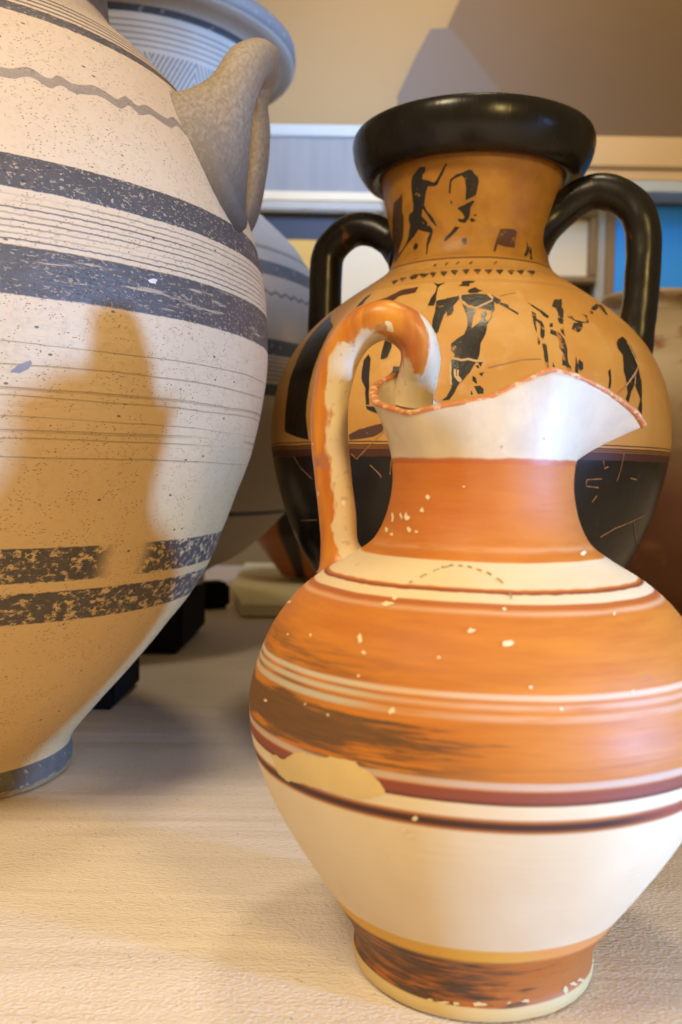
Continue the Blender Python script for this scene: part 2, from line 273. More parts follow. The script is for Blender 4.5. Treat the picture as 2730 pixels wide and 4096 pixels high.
'cracks':[[[38.1,0.1349],[44.4,0.1377],[53.6,0.1417]],[[46.6,0.1394],[52.1,0.1299],[60.0,0.1216]],[[34.6,0.1756],[34.3,0.1672],[33.7,0.1604]],[[23.5,0.1611],[28.2,0.1616]],[[23.5,0.1611],[23.6,0.1577],[27.7,0.157]],[[-60.1,0.1718],[-56.7,0.1646],[-52.1,0.1585]],[[-37.0,0.1726],[-35.4,0.1697],[-27.4,0.1841]],[[-25.5,0.1776],[-25.6,0.1702],[-26.3,0.162]],[[-31.6,0.1668],[-29.1,0.1619],[-28.7,0.1603]],[[-64.5,0.1339],[-54.2,0.1355]],[[-25.4,0.1698],[-23.5,0.1711]],[[-2.7,0.2164],[5.6,0.2209],[10.6,0.2217]],[[30.9,0.2044],[43.1,0.2208]],[[2.5,0.2572],[5.4,0.2589],[8.4,0.26]],[[33.1,0.1303],[38.7,0.1353]],[[26.6,0.1494],[27.7,0.1528]],[[38.9,0.1622],[42.0,0.1614]],[[27.7,0.1711],[28.4,0.167],[29.6,0.1679]]],
'incised':[[[-11.5,0.2215],[-9.1,0.2202],[-7.5,0.2208],[-5.6,0.2198],[-3.9,0.2198]],[[-10.7,0.2156],[-10.5,0.2119],[-9.3,0.209]],[[-9.9,0.2152],[-9.9,0.2119],[-8.9,0.2094]],[[-11.8,0.2194],[-11.7,0.2132],[-11.4,0.2074]],[[-10.5,0.256],[-9.9,0.2539],[-7.9,0.2508],[-5.5,0.2493],[-3.0,0.2518],[-0.1,0.2545]],[[-1.4,0.2586],[-0.0,0.2555]],[[-10.4,0.258],[-10.6,0.256]],[[43.3,0.2363],[43.4,0.2293],[43.6,0.2229]],[[43.4,0.2224],[35.5,0.2106]],[[40.9,0.2187],[39.6,0.2123]]],
'patch':[[[-51.3,0.0824],[-47.3,0.0842],[-44.8,0.0839],[-42.0,0.0843],[-39.3,0.0853],[-36.0,0.0859],[-33.7,0.0856],[-32.2,0.0849],[-30.4,0.0838],[-29.3,0.083],[-27.9,0.0813],[-26.6,0.0797],[-26.8,0.0785],[-32.6,0.0754],[-40.8,0.0755],[-49.5,0.0744],[-55.6,0.0725],[-58.8,0.0738],[-59.9,0.0753],[-60.2,0.0769],[-62.3,0.0781],[-59.0,0.0794],[-54.7,0.0795]]],
'chips':[[[-33.1,0.1257],[-34.4,0.1254],[-34.7,0.1252],[-35.0,0.125],[-35.9,0.1249],[-36.5,0.1252],[-37.4,0.1256],[-36.6,0.1257],[-36.0,0.1262],[-35.0,0.126],[-34.0,0.126]],[[-33.3,0.1275],[-33.0,0.1271],[-33.4,0.1269],[-33.7,0.1267],[-34.4,0.127],[-34.8,0.1271],[-34.7,0.1275],[-35.0,0.1278],[-34.7,0.128],[-34.3,0.1281],[-33.7,0.1279]],[[-37.8,0.1165],[-37.4,0.1159],[-37.6,0.1154],[-38.0,0.1154],[-38.1,0.1153],[-38.8,0.1162],[-39.4,0.1166],[-39.2,0.1171],[-39.2,0.1178],[-38.9,0.1176],[-38.4,0.1173]],[[-9.3,0.121],[-9.9,0.1207],[-10.0,0.1206],[-10.6,0.1207],[-11.2,0.1204],[-11.4,0.1208],[-11.0,0.121],[-11.0,0.1213],[-10.6,0.1215],[-10.0,0.1211],[-9.7,0.1211]],[[-35.2,0.1132],[-35.4,0.1129],[-35.5,0.1127],[-35.8,0.1128],[-36.2,0.1128],[-36.3,0.1129],[-36.5,0.1133],[-36.4,0.1134],[-36.1,0.1137],[-35.9,0.1136],[-35.3,0.1135]],[[-64.1,0.094],[-64.2,0.0938],[-64.6,0.0934],[-65.1,0.0933],[-65.6,0.0932],[-66.2,0.0933],[-65.5,0.0937],[-65.9,0.0938],[-65.4,0.0941],[-64.8,0.0941],[-64.2,0.0942]],[[-25.3,0.1002],[-25.3,0.0997],[-25.7,0.0998],[-26.1,0.0995],[-26.5,0.0993],[-26.9,0.0997],[-26.9,0.1001],[-26.8,0.1003],[-26.3,0.1009],[-25.9,0.101],[-25.8,0.1006]],[[-35.2,0.1075],[-35.1,0.1073],[-35.3,0.1072],[-35.5,0.107],[-35.6,0.1071],[-35.9,0.1072],[-35.8,0.1075],[-35.9,0.1077],[-35.7,0.1077],[-35.4,0.1077],[-35.3,0.1076]],[[-48.7,0.1453],[-49.3,0.1449],[-49.5,0.1446],[-50.2,0.1445],[-50.8,0.1446],[-51.7,0.145],[-52.8,0.1454],[-52.4,0.1459],[-51.7,0.146],[-50.2,0.1458],[-49.9,0.1454]],[[-43.6,0.1448],[-43.7,0.1445],[-43.6,0.1443],[-44.2,0.1443],[-44.7,0.1444],[-45.2,0.1446],[-45.2,0.1448],[-45.5,0.1451],[-44.8,0.145],[-44.3,0.1449],[-43.3,0.145]],[[-63.5,0.1433],[-62.6,0.1431],[-62.7,0.143],[-63.7,0.1429],[-64.6,0.1428],[-66.2,0.1431],[-65.9,0.1433],[-65.0,0.1435],[-65.1,0.1437],[-64.2,0.1436],[-63.8,0.1435]],[[-82.1,0.1201],[-80.9,0.12],[-82.0,0.1198],[-82.7,0.1195],[-83.2,0.1195],[-89.2,0.1188],[-87.6,0.1193],[-89.2,0.1192],[-86.5,0.1197],[-85.4,0.12],[-82.2,0.1204]],[[-0.5,0.1183],[-1.1,0.1179],[-1.7,0.1176],[-2.2,0.1174],[-3.0,0.1176],[-2.9,0.1181],[-3.0,0.1184],[-2.7,0.1188],[-2.2,0.1189],[-1.2,0.1191],[-0.5,0.1184]],[[-9.5,0.121],[-9.8,0.1208],[-10.1,0.1205],[-10.5,0.1204],[-11.0,0.1205],[-11.1,0.1208],[-11.2,0.1209],[-11.1,0.1211],[-10.6,0.1214],[-10.1,0.1212],[-9.4,0.1213]],[[2.7,0.1082],[2.6,0.1081],[2.5,0.1077],[2.2,0.1077],[2.1,0.1079],[1.9,0.108],[2.0,0.1083],[2.1,0.1085],[2.3,0.1084],[2.5,0.1085],[2.7,0.1083]],[[-16.9,0.1143],[-17.0,0.1141],[-17.0,0.1139],[-17.3,0.114],[-17.6,0.1139],[-17.7,0.1141],[-17.8,0.1143],[-17.6,0.1146],[-17.4,0.1146],[-17.2,0.1145],[-17.1,0.1145]],[[50.5,0.1391],[49.0,0.1389],[46.6,0.1384],[45.6,0.1386],[44.5,0.1386],[45.3,0.139],[46.8,0.1393],[49.3,0.1396],[51.2,0.1399],[51.3,0.1396],[51.7,0.1393]],[[-1.3,0.1262],[-1.6,0.126],[-1.8,0.1258],[-2.1,0.1258],[-2.3,0.126],[-2.4,0.1261],[-2.5,0.1263],[-2.2,0.1265],[-1.9,0.1266],[-1.7,0.1265],[-1.4,0.1265]],[[31.1,0.1245],[30.7,0.1243],[30.5,0.1241],[30.2,0.1242],[30.1,0.1242],[29.9,0.1244],[30.2,0.1246],[30.5,0.1248],[30.8,0.1248],[31.0,0.1248],[31.3,0.1246]],[[26.5,0.106],[26.2,0.1059],[26.0,0.1057],[25.8,0.1058],[25.7,0.1058],[25.6,0.106],[25.6,0.1061],[25.8,0.1062],[26.0,0.1065],[26.1,0.1064],[26.4,0.1061]],[[8.9,0.1031],[8.8,0.103],[8.6,0.1028],[8.4,0.1026],[8.4,0.103],[8.0,0.103],[8.1,0.1033],[8.3,0.1035],[8.5,0.1037],[8.6,0.1034],[8.7,0.1033]],[[-39.5,0.1555],[-40.0,0.1552],[-41.0,0.1548],[-41.3,0.1545],[-42.4,0.155],[-43.3,0.1553],[-43.1,0.1557],[-42.6,0.156],[-41.9,0.1564],[-41.2,0.1563],[-40.0,0.1559]],[[-43.2,0.1515],[-42.6,0.1511],[-43.5,0.1507],[-44.5,0.1508],[-45.4,0.151],[-45.9,0.1512],[-46.0,0.1515],[-45.8,0.1517],[-45.0,0.1525],[-44.1,0.1522],[-43.5,0.1518]],[[-52.5,0.149],[-52.7,0.1485],[-54.0,0.1481],[-55.2,0.148],[-57.0,0.1485],[-58.0,0.1486],[-58.3,0.1492],[-58.0,0.1497],[-57.2,0.1507],[-54.5,0.1494],[-52.4,0.1494]],[[-60.6,0.1493],[-59.7,0.1487],[-59.4,0.1478],[-61.2,0.1489],[-61.7,0.1486],[-62.1,0.149],[-63.3,0.1495],[-63.7,0.1501],[-62.7,0.1503],[-61.7,0.1502],[-61.2,0.1497]],[[-69.1,0.1486],[-68.9,0.1482],[-68.2,0.1469],[-69.9,0.1473],[-71.1,0.1469],[-71.3,0.1483],[-73.9,0.1488],[-74.6,0.1495],[-74.4,0.1497],[-73.0,0.1499],[-71.4,0.1495]],[[-48.1,0.1452],[-48.6,0.1448],[-48.9,0.1447],[-49.6,0.1445],[-50.3,0.1448],[-51.1,0.1449],[-52.1,0.1453],[-51.3,0.1454],[-50.7,0.1459],[-49.8,0.1456],[-49.5,0.1457]],[[-43.2,0.1447],[-43.6,0.1445],[-43.9,0.1444],[-44.2,0.1445],[-44.6,0.1442],[-45.4,0.1445],[-45.7,0.1447],[-45.5,0.1451],[-44.7,0.1449],[-44.2,0.145],[-43.5,0.1448]],[[-70.6,0.1444],[-70.7,0.1439],[-69.6,0.1434],[-70.6,0.1435],[-72.9,0.1437],[-73.4,0.144],[-75.7,0.1445],[-76.6,0.145],[-75.2,0.1452],[-72.7,0.1449],[-71.9,0.1449]],[[-62.1,0.1432],[-62.4,0.1429],[-62.8,0.1428],[-63.5,0.1428],[-64.6,0.1429],[-65.2,0.1429],[-65.5,0.1432],[-65.7,0.1434],[-64.9,0.1435],[-63.8,0.1435],[-63.4,0.1435]],[[-18.4,0.159],[-19.0,0.1587],[-19.2,0.1587],[-19.5,0.1586],[-19.9,0.1585],[-19.9,0.1588],[-20.1,0.1591],[-20.0,0.1593],[-19.6,0.1592],[-19.1,0.1594],[-18.9,0.1592]],[[-19.9,0.073],[-20.1,0.0725],[-20.3,0.0722],[-20.7,0.0722],[-20.9,0.0723],[-21.0,0.0726],[-21.0,0.073],[-20.7,0.0733],[-20.6,0.0738],[-20.3,0.0738],[-20.0,0.0735]],[[-20.6,0.0679],[-21.2,0.0675],[-21.2,0.0671],[-21.6,0.0671],[-22.0,0.0669],[-22.6,0.0673],[-22.1,0.0678],[-21.9,0.0683],[-21.6,0.0684],[-21.2,0.0686],[-21.0,0.0684]],[[-22.9,0.0693],[-22.8,0.069],[-23.0,0.0686],[-23.2,0.0688],[-23.3,0.0688],[-23.5,0.0691],[-23.4,0.0693],[-23.6,0.0695],[-23.1,0.0697],[-22.9,0.0698],[-22.8,0.0696]],[[-55.0,0.1149],[-54.8,0.1148],[-54.8,0.1146],[-55.1,0.1145],[-55.4,0.1146],[-55.4,0.1147],[-56.0,0.1148],[-55.9,0.1149],[-55.6,0.1151],[-55.5,0.1152],[-54.9,0.1151]],[[-65.7,0.113],[-65.2,0.1129],[-65.4,0.1128],[-65.8,0.1127],[-65.8,0.1127],[-66.6,0.1127],[-66.6,0.1129],[-66.7,0.1131],[-66.3,0.1131],[-66.0,0.1132],[-65.5,0.1132]],[[-40.9,0.0964],[-41.0,0.0962],[-41.0,0.0959],[-41.2,0.0958],[-41.5,0.096],[-41.7,0.0961],[-41.7,0.0963],[-41.5,0.0964],[-41.4,0.0966],[-41.2,0.0967],[-41.1,0.0964]],[[-48.3,0.0972],[-48.2,0.097],[-48.5,0.097],[-48.7,0.0968],[-49.0,0.0968],[-49.0,0.0969],[-49.1,0.0971],[-49.0,0.0972],[-48.9,0.0975],[-48.6,0.0976],[-48.4,0.0973]]],
'footchips':[[[-24.5,0.0047],[-24.2,0.0046],[-25.1,0.0042],[-25.8,0.0042],[-26.1,0.0041],[-26.9,0.0041],[-27.3,0.0043],[-26.5,0.0045],[-25.9,0.0049],[-25.1,0.0049],[-24.3,0.005]],[[-18.3,0.005],[-18.9,0.0046],[-19.4,0.0044],[-20.1,0.0043],[-21.2,0.0043],[-21.9,0.0043],[-22.6,0.0045],[-21.0,0.0049],[-20.1,0.0052],[-19.2,0.0054],[-18.4,0.0053]],[[-12.2,0.0051],[-13.2,0.0048],[-13.4,0.0047],[-13.9,0.0046],[-14.7,0.0045],[-15.1,0.0047],[-15.4,0.0049],[-14.5,0.0052],[-14.0,0.005],[-13.1,0.0056],[-13.2,0.0052]],[[-4.6,0.0057],[-4.0,0.0054],[-5.1,0.0053],[-6.0,0.0051],[-7.0,0.0052],[-7.1,0.0054],[-7.9,0.0056],[-6.9,0.0058],[-6.0,0.0059],[-5.1,0.0061],[-4.2,0.0059]],[[-17.0,0.0051],[-17.4,0.0049],[-17.9,0.0047],[-19.1,0.0044],[-20.1,0.0043],[-20.6,0.0045],[-21.1,0.0047],[-20.4,0.0049],[-19.2,0.0051],[-18.0,0.0053],[-17.6,0.0052]],[[-12.9,0.0053],[-13.2,0.005],[-13.8,0.0049],[-14.3,0.0045],[-14.7,0.0048],[-14.6,0.0049],[-15.4,0.0052],[-14.6,0.0054],[-14.4,0.0055],[-13.9,0.0054],[-13.0,0.0054]],[[-1.5,0.0055],[-0.9,0.0054],[-2.2,0.0051],[-4.5,0.0049],[-6.8,0.0048],[-6.5,0.0053],[-6.3,0.0055],[-5.5,0.0058],[-4.6,0.0058],[-2.6,0.0059],[-1.3,0.0059]],[[9.2,0.0058],[9.3,0.0055],[8.9,0.0055],[8.3,0.0055],[7.6,0.0056],[7.3,0.0058],[8.1,0.006],[7.8,0.0061],[8.2,0.0061],[8.8,0.0063],[9.1,0.0061]],[[17.6,0.0057],[18.3,0.0054],[16.8,0.0054],[15.7,0.0057],[14.8,0.0057],[13.8,0.0061],[15.1,0.0061],[14.9,0.0063],[15.7,0.0065],[16.9,0.0063],[17.8,0.0059]],[[39.7,0.0051],[38.7,0.0045],[38.2,0.0042],[37.2,0.0046],[36.1,0.0053],[35.9,0.0056],[36.5,0.0061],[37.0,0.0071],[37.5,0.0068],[38.6,0.0063],[38.8,0.0061]],[[47.2,0.005],[46.3,0.005],[45.1,0.005],[43.0,0.0057],[41.9,0.0059],[41.4,0.0065],[40.2,0.007],[42.2,0.0069],[43.3,0.0068],[45.1,0.0061],[44.6,0.0061]],[[53.2,0.0045],[52.8,0.0042],[50.6,0.0047],[49.4,0.0053],[47.1,0.0058],[47.3,0.0061],[46.7,0.0066],[48.8,0.0063],[49.7,0.0062],[51.5,0.0054],[52.6,0.005]]],
'arc':[[[-32.4,0.1311],[-29.0,0.1331],[-24.5,0.1351],[-19.2,0.1361],[-23.7,0.1354],[-20.2,0.1361],[-13.7,0.136],[-6.2,0.1347],[-1.9,0.133],[-0.0,0.1314],[0.7,0.13],[0.6,0.1285]]],
'wavestain':[[[32.0,0.1983],[32.9,0.2005],[34.3,0.2026],[34.5,0.2016],[34.1,0.1994],[33.0,0.1974],[32.1,0.1976]]],
'pit':[[[50.6,0.2393],[51.4,0.2406],[52.1,0.2405],[51.9,0.2388],[50.9,0.2385]]],
}

# ---------------- palette (linear base colours) ----------------
CLAY = (.66, .50, .35); DARK = (.045, .040, .042)
SLIP = (.80, .66, .46); ORANGE = (.60, .19, .030); BROWN = (.26, .060, .022)

# ---------------- the shelf ----------------
def shelf_material():
    t = NT('foam_sheet'); x, y, z = t.xyz()
    fine = t.voro(t.scaled(1, 1.7, 1), 620.); n2 = t.noise(t.scaled(1, 2.2, 1), 420., 3.)
    wv = t.noise(t.scaled(.6, 5.5, 1), 6., 2., .4, .6)
    rip = t.noise(t.scaled(.25, 9., 1), 9., 2., .4, .5)
    spk = t.ramp(t.noise(t.obj(), 520., 2.), .67, .72)
    c = t.mix(t.noise(t.scaled(.4, 3, 1), 14., 4.), (.86, .78, .74), (.76, .68, .64))
    c = t.mix(t.mul(t.ramp(n2, .35, .72), .5), c, (.86, .79, .71))
    c = t.mix(t.mul(spk, .35), c, (.10, .06, .03))
    h = t.add(t.mul(fine, .5), t.mul(n2, .9))
    b1 = t.bump(wv, .006, .45); b2 = t.bump(rip, .003, .35, b1); b3 = t.bump(h, .0007, .75, b2)
    return t.fin(c, t.ramp(n2, .3, .8, .6, .32), b3, .45)
def shelf():
    n1, n2 = 160, 140; V = []; Fc = []
    for j in range(n2+1):
        for i in range(n1+1):
            x = -1.2+2.6*i/n1; y = -.35+1.9*j/n2
            zz = -.0012+.0011*noise.noise(Vector((x*2.2, y*13, 0)))+.0006*noise.noise(Vector((x*5, y*30, 3)))
            V.append((x, y, min(zz, -.0001)))
    for j in range(n2):
        for i in range(n1):
            a = j*(n1+1)+i; Fc.append((a, a+1, a+n1+2, a+n1+1))
    return tag(mesh_obj('shelf_surface', V, Fc, shelf_material()), kind='structure')
shelf()

# ---------------- jug ----------------
def jug_material():
    t = NT('jug_glaze'); x, y, z = t.xyz(); az = t.az()
    wobz = t.mul(t.sub(t.noise(t.scaled(1, 1, .3), 22., 3.), .5), .0011)
    z = t.add(z, wobz)
    streak = t.noise(t.vec(t.mul(az, .0035), 0., t.mul(z, 30.)), 8., 5., .65)      # horizontal brush streaks
    st2 = t.noise(t.vec(t.mul(az, .006), 3., t.mul(z, 75.)), 8., 4., .6)
    cloud = t.noise(t.obj(), 24., 4.)
    org = t.mix(t.ramp(streak, .3, .7), (.60, .212, .024), (.49, .150, .018))
    org = t.mix(t.mul(t.ramp(cloud, .35, .85), .30), org, (.62, .23, .034))
    # dark misfired streaks on the left of the belly
    def blot(a0, a1, b0, b1, z0, z1, soft):
        return t.mul(t.mul(t.ramp(az, a0, a1), t.sub(1., t.ramp(az, b0, b1))), t.band(z, z0, z1, soft))
    sm = t.sub(t.sub(t.mul(t.add(t.mul(streak, .45), t.mul(st2, .55)), 2.0), .50), t.add(t.mul(t.ramp(az, -60., 14.), .66), t.mul(t.ramp(t.math('ABSOLUTE', t.sub(z, .0932)), .0028, .0090), 1.0)))
    st3 = t.noise(t.vec(t.mul(az, .010), 7., t.mul(z, 150.)), 8., 3., .6)
    sm = t.add(sm, t.mul(t.sub(st3, .5), .22))
    sm = t.mul(t.ramp(sm, .05, .30), t.mul(t.ramp(az, -175., -120.), t.add(.72, t.mul(st3, .4))))
    sm = t.mx(sm, t.mul(t.mul(blot(-175., -120., -30., 6., .084, .089, .001), t.ramp(st2, .43, .54)), .85))
    sm = t.mx(sm, t.mul(t.mul(blot(-175., -120., -55., -12., .099, .1135, .003), t.ramp(st2, .40, .60)), .62))
    col = t.mix(t.mul(sm, .94), org, (.10, .058, .030))
    # upper orange collar slightly redder and paler ring marks
    col = t.mix(t.mul(t.ramp(z, .136, .150), .55), col, (.54, .150, .035))
    def pale(c, z0, z1, amt, cc=(.80, .62, .46), soft=.0005, wear=.35):
        m = t.mul(t.band(z, z0, z1, soft), t.mul(t.ramp(st2, wear-.12, wear+.16), amt)); return t.mix(m, c, cc)
    col = pale(col, .0996, .1012, .30, wear=.40); col = pale(col, .1024, .1038, .38, wear=.36); col = pale(col, .1048, .1062, .68, wear=.28)
    lf = t.mul(t.sub(1., t.ramp(az, -42., -22.)), t.mx(t.band(z, .0996, .1014, .0004), t.mx(t.band(z, .1026, .1039, .0003), t.band(z, .1050, .1060, .0003))))
    col = t.mix(t.mul(lf, .75), col, (.56, .52, .40))
    col = pale(col, .1248, .1258, .38, wear=.30); col = pale(col, .1398, .1412, .30, (.80, .50, .30), .0008, .4)
    col = t.mix(t.mul(t.band(z, .1262, .1275, .0004), .7), col, (.40, .10, .03))
    slip = t.mix(t.ramp(cloud, .35, .75), (.78, .64, .43), (.73, .57, .36))
    col = t.mix(t.band(z, .1275, .1372, .00025), col, slip)
    br = t.mix(t.ramp(z, .1300, .1309), (.25, .055, .02), (.60, .20, .025))
    edge = t.mul(t.sub(t.noise(t.scaled(1, 1, 1), 260., 2.), .5), .0006)
    col = t.mix(t.band(t.add(z, edge), .1297, .1309, .0002), col, br)
    # grey line, dark red band, slip, dark line, slip
    col = pale(col, .0828, .0847, .75, (.62, .50, .40), .0004, .25)
    dr = t.mix(t.ramp(t.add(z, t.mul(st2, .0008)), .0786, .0806), (.060, .022, .016), (.27, .066, .034))
    col = t.mix(t.band(z, .0786, .0824, .0003), col, dr)
    col = t.mix(t.sub(1., t.ramp(z, .0783, .0788)), col, slip)
    dl = t.mix(t.ramp(t.math('ABSOLUTE', t.sub(z, .0727)), .0004, .0019), (.060, .020, .016), (.48, .16, .03))
    rd = t.ramp(az, 18., 38.); dl = t.mix(t.mul(rd, .7), dl, (.38, .09, .05))
    col = t.mix(t.band(z, .0708, .0747, .0005), col, dl)
    # yellow then brown wash at the bottom
    yel = t.mix(t.ramp(az, -12., 30.), (.72, .40, .05), (.72, .30, .09))
    col = t.mix(t.sub(1., t.ramp(z, .0264, .0274)), col, yel)
    fr = t.add(st2, t.mul(t.ramp(az, -25., 55.), .30)); foot = t.mix(t.ramp(fr, .42, .68), (.085, .045, .025), (.46, .14, .022))
    foot = t.mix(t.mul(t.ramp(streak, .5, .8), .3), foot, (.35, .24, .13))
    col = t.mix(t.sub(1., t.ramp(z, .0208, .0228)), col, foot)
    col = t.mix(t.sub(1., t.ramp(z, .0040, .0046)), col, (.66, .49, .22))
    dots = t.ramp(t.voro(t.obj(), 55.), .055, .03); 
    grime = t.ramp(t.noise(t.obj(), 90., 4.), .68, .76)
    col = t.mix(t.mul(grime, .22), col, (.30, .20, .12))
    h = t.add(t.mul(t.noise(t.vec(t.mul(az, .004), 0., t.mul(z, 60.)), 10., 3.), .7), t.mul(t.noise(t.obj(), 160., 3.), .25))
    r = t.mix(0., (0, 0, 0), (0, 0, 0))
    rough = t.add(.43, t.mul(t.noise(t.obj(), 35., 3.), .25))
    return t.fin(col, rough, t.bump(h, .0007, .35), .42)
JPROF = [(0,.0398),(.0006,.0405),(.004,.0405),(.0046,.0396),(.009,.0400),(.012,.0410),(.015,.0424),(.02,.0456),(.025,.0487),(.03,.0521),(.035,.0555),(.04,.0587),(.045,.0619),(.05,.0649),(.055,.0677),(.06,.0700),(.065,.0720),(.07,.0737),(.075,.0750),(.08,.0758),(.085,.0763),(.09,.0762),(.095,.0753),(.1,.0738),(.105,.0721),(.11,.0700),(.115,.067),(.12,.0633),(.125,.0585),(.13,.052),(.135,.043),(.14,.0358),(.145,.033),(.15,.0312),(.155,.0301),(.16,.0295),(.166,.0298)]
RIMF = [[-0.038,0.0,0.1897],[-0.0375,-0.008,0.186],[-0.0337,-0.017,0.1834],[-0.0267,-0.024,0.1813],[-0.0206,-0.027,0.1826],[-0.0113,-0.029,0.1843],[-0.0018,-0.029,0.1864],[0.0064,-0.028,0.1904],[0.014,-0.026,0.1938],[0.0176,-0.025,0.1949],[0.0247,-0.022,0.1939],[0.0336,-0.017,0.1911],[0.0433,-0.01,0.1873],[0.0506,-0.004,0.1835],[0.0542,0.0,0.1801]]
RIMB = [[-0.0365,0.008,0.1927],[-0.0324,0.016,0.1957],[-0.0265,0.0225,0.1984]]
JH = [[-0.0452, 0.0185, 0.1303], [-0.047, 0.0189, 0.1365], [-0.048, 0.0197, 0.1478], [-0.05, 0.0205, 0.162], [-0.0514, 0.0209, 0.1761], [-0.0514, 0.0209, 0.1874], [-0.0497, 0.0205, 0.1975], [-0.0468, 0.0193, 0.2056], [-0.0416, 0.0172, 0.2123], [-0.034, 0.0139, 0.2155], [-0.0269, 0.0121, 0.2134], [-0.0219, 0.012, 0.2086], [-0.0203, 0.0132, 0.2033], [-0.0207, 0.0166, 0.1976], [-0.022, 0.019, 0.1911], [-0.0224, 0.02, 0.1879]]
def slip_mouth_material():
    t = NT('jug_mouth_slip'); x, y, z = t.xyz(); c = t.noise(t.obj(), 60., 5.); m = t.attr('mask')
    col = t.mix(t.ramp(c, .35, .7), (.68, .57, .42), (.60, .49, .35))
    col = t.mix(t.mul(t.ramp(t.noise(t.obj(), 38., 5., .6), .46, .62), .55), col, (.50, .42, .34))
    pit = t.ramp(t.voro(t.obj(), 170.), .14, .06); pit = t.mul(pit, t.ramp(t.noise(t.obj(), 45., 2.), .5, .6))
    col = t.mix(t.mul(pit, .5), col, (.30, .22, .15))
    edge = t.add(z, t.mul(t.sub(t.noise(t.obj(), 130., 3.), .5), .0016))
    drip = t.sub(1., t.ramp(edge, .1672, .1682))
    col = t.mix(drip, col, (.48, .125, .030))
    h = t.add(c, t.mul(pit, -1.2))
    return t.fin(col, .5, t.bump(h, .0009, .5), .5)
def lip_material():
    t = NT('jug_lip'); c = t.ramp(t.noise(t.obj(), 300., 5., .7), .48, .62)
    col = t.mix(c, (.58, .19, .05), (.84, .58, .34)); col = t.mix(t.ramp(t.noise(t.obj(), 90., 3.), .62, .7), col, (.34, .10, .03))
    return t.fin(col, .5, t.bump(c, .0005, .5))
def handle_material():
    t = NT('jug_handle_glaze'); m = t.attr('mask'); n = t.noise(t.scaled(1, 1, .45), 75., 4., .6)
    k = t.ramp(t.add(m, t.mul(t.sub(n, .5), .9)), .46, .54)
    st = t.noise(t.scaled(2, 2, .3), 60., 4.)
    org = t.mix(t.ramp(st, .3, .72), (.68, .27, .028), (.46, .125, .022)); org = t.mix(t.ramp(t.noise(t.obj(), 40., 3.), .62, .7), org, (.40, .15, .09))
    crm = t.mix(n, (.78, .62, .38), (.58, .47, .34)); crm = t.mix(t.mul(t.ramp(t.noise(t.obj(), 300., 3.), .6, .7), .4), crm, (.30, .22, .15))
    col = t.mix(k, org, crm)
    chip = t.ramp(t.noise(t.obj(), 120., 2.), .71, .73); col = t.mix(chip, col, (.84, .72, .55))
    dk = t.ramp(t.noise(t.scaled(2, 2, .3, (3, 0, 0)), 30., 3.), .62, .68); col = t.mix(t.mul(dk, .5), col, (.22, .10, .05))
    return t.fin(col, t.add(.36, t.mul(k, .3)), t.bump(t.add(st, t.mul(k, .6)), .0007, .5), .5)
jug = empty('wine_jug', (.0468, .3022, 0), 'orange and cream banded clay jug with a pointed pouring spout, in front', 'jug')
jp = Prof(JPROF, .0004, 1.0, .0013)
jm = jug_material()
lathe('foot', jp, 0, .0096, jm, jug, .0006, 200)
lathe('body', jp, .0096, .1372, jm, jug, .0014, 220)
lathe('neck', jp, .1372, .166, jm, jug, .0012, 160)
ring_lathe('base', [(.0398, 0), (.030, .0004), (.029, .004), (.001, .004)], jm, jug, 120)
# mouth: outer wall from the neck to the lip, then back down inside
def rim_loop():
    f = [Vector(p) for p in RIMF]; b = [Vector(p) for p in RIMB]
    far = b+[Vector((-.0205, .0262, .1960)), Vector((-.014, .0285, .1890)), Vector((-.005, .0295, .1850)), Vector((.005, .0285, .1865)), Vector((.0176, .0255, .1875)), Vector((.0247, .022, .1880)), Vector((.0336, .017, .1870)), Vector((.0433, .010, .1850)), Vector((.0506, .004, .1830))]
    pts = f+far[::-1]     # tip in the middle, then back round behind
    pts.append(pts[0]); c = catmull(pts, 6)[:-1]
    return c
RL = rim_loop(); NR = len(RL)
def mouth():
    V = []; Fc = []; A = []; rows = 14
    def ring(s, inner=0.):
        out = []
        for p in RL:
            a = math.atan2(p.x, -p.y); rn = jp.R(a, .166); base = Vector((rn*math.sin(a), -rn*math.cos(a), .166))
            f = s**1.25; zf = s**.92
            q = Vector((base.x+(p.x-base.x)*f, base.y+(p.y-base.y)*f, base.z+(p.z-base.z)*zf))
            if inner:
                d = Vector((q.x, q.y, 0)); d.normalize(); q -= d*inner*(1.0)
            out.append(q)
        return out
    for i in range(rows+1): V += ring(i/rows)
    for i in range(rows, -1, -1): V += ring(i/rows, .0026)
    ins = ring(0, .0026); V += [Vector((q.x*.9, q.y*.9, .145)) for q in ins]
    n = len(V)//NR
    for i in range(n-1):
        for j in range(NR):
            a = i*NR+j; b = i*NR+(j+1) % NR; Fc.append((a, b, b+NR, a+NR))
    mesh_obj('mouth', V, Fc, slip_mouth_material(), jug)
    # rolled lip
    V = []; Fc = []; sg = 10
    for j, p in enumerate(RL):
        t = (RL[(j+1) % NR]-RL[j-1]).normalized(); o = Vector((p.x, p.y, 0)).normalized(); c = p-o*.0013
        u = t.cross(Vector((0, 0, 1))).normalized(); v = u.cross(t)
        for k in range(sg):
            th = 2*math.pi*k/sg; V.append(c+u*.0015*math.cos(th)+v*.0010*math.sin(th)+u*.0003*noise.noise(p*300))
    for j in range(NR):
        for k in range(sg):
            a = j*sg+k; b = j*sg+(k+1) % sg; c = ((j+1) % NR)*sg; Fc.append((a, c+k, c+(k+1) % sg, b))
    mesh_obj('lip', V, Fc, lip_material(), jug)
mouth()
def jh_w(t):
    a = .0088+.0016*t; b = .0066
    if t < .1: a += .004*(1-t/.1)**2; b += .004*(1-t/.1)**2
    if t > .70: b += .0012*((t-.7)/.3)**2
    return a, b
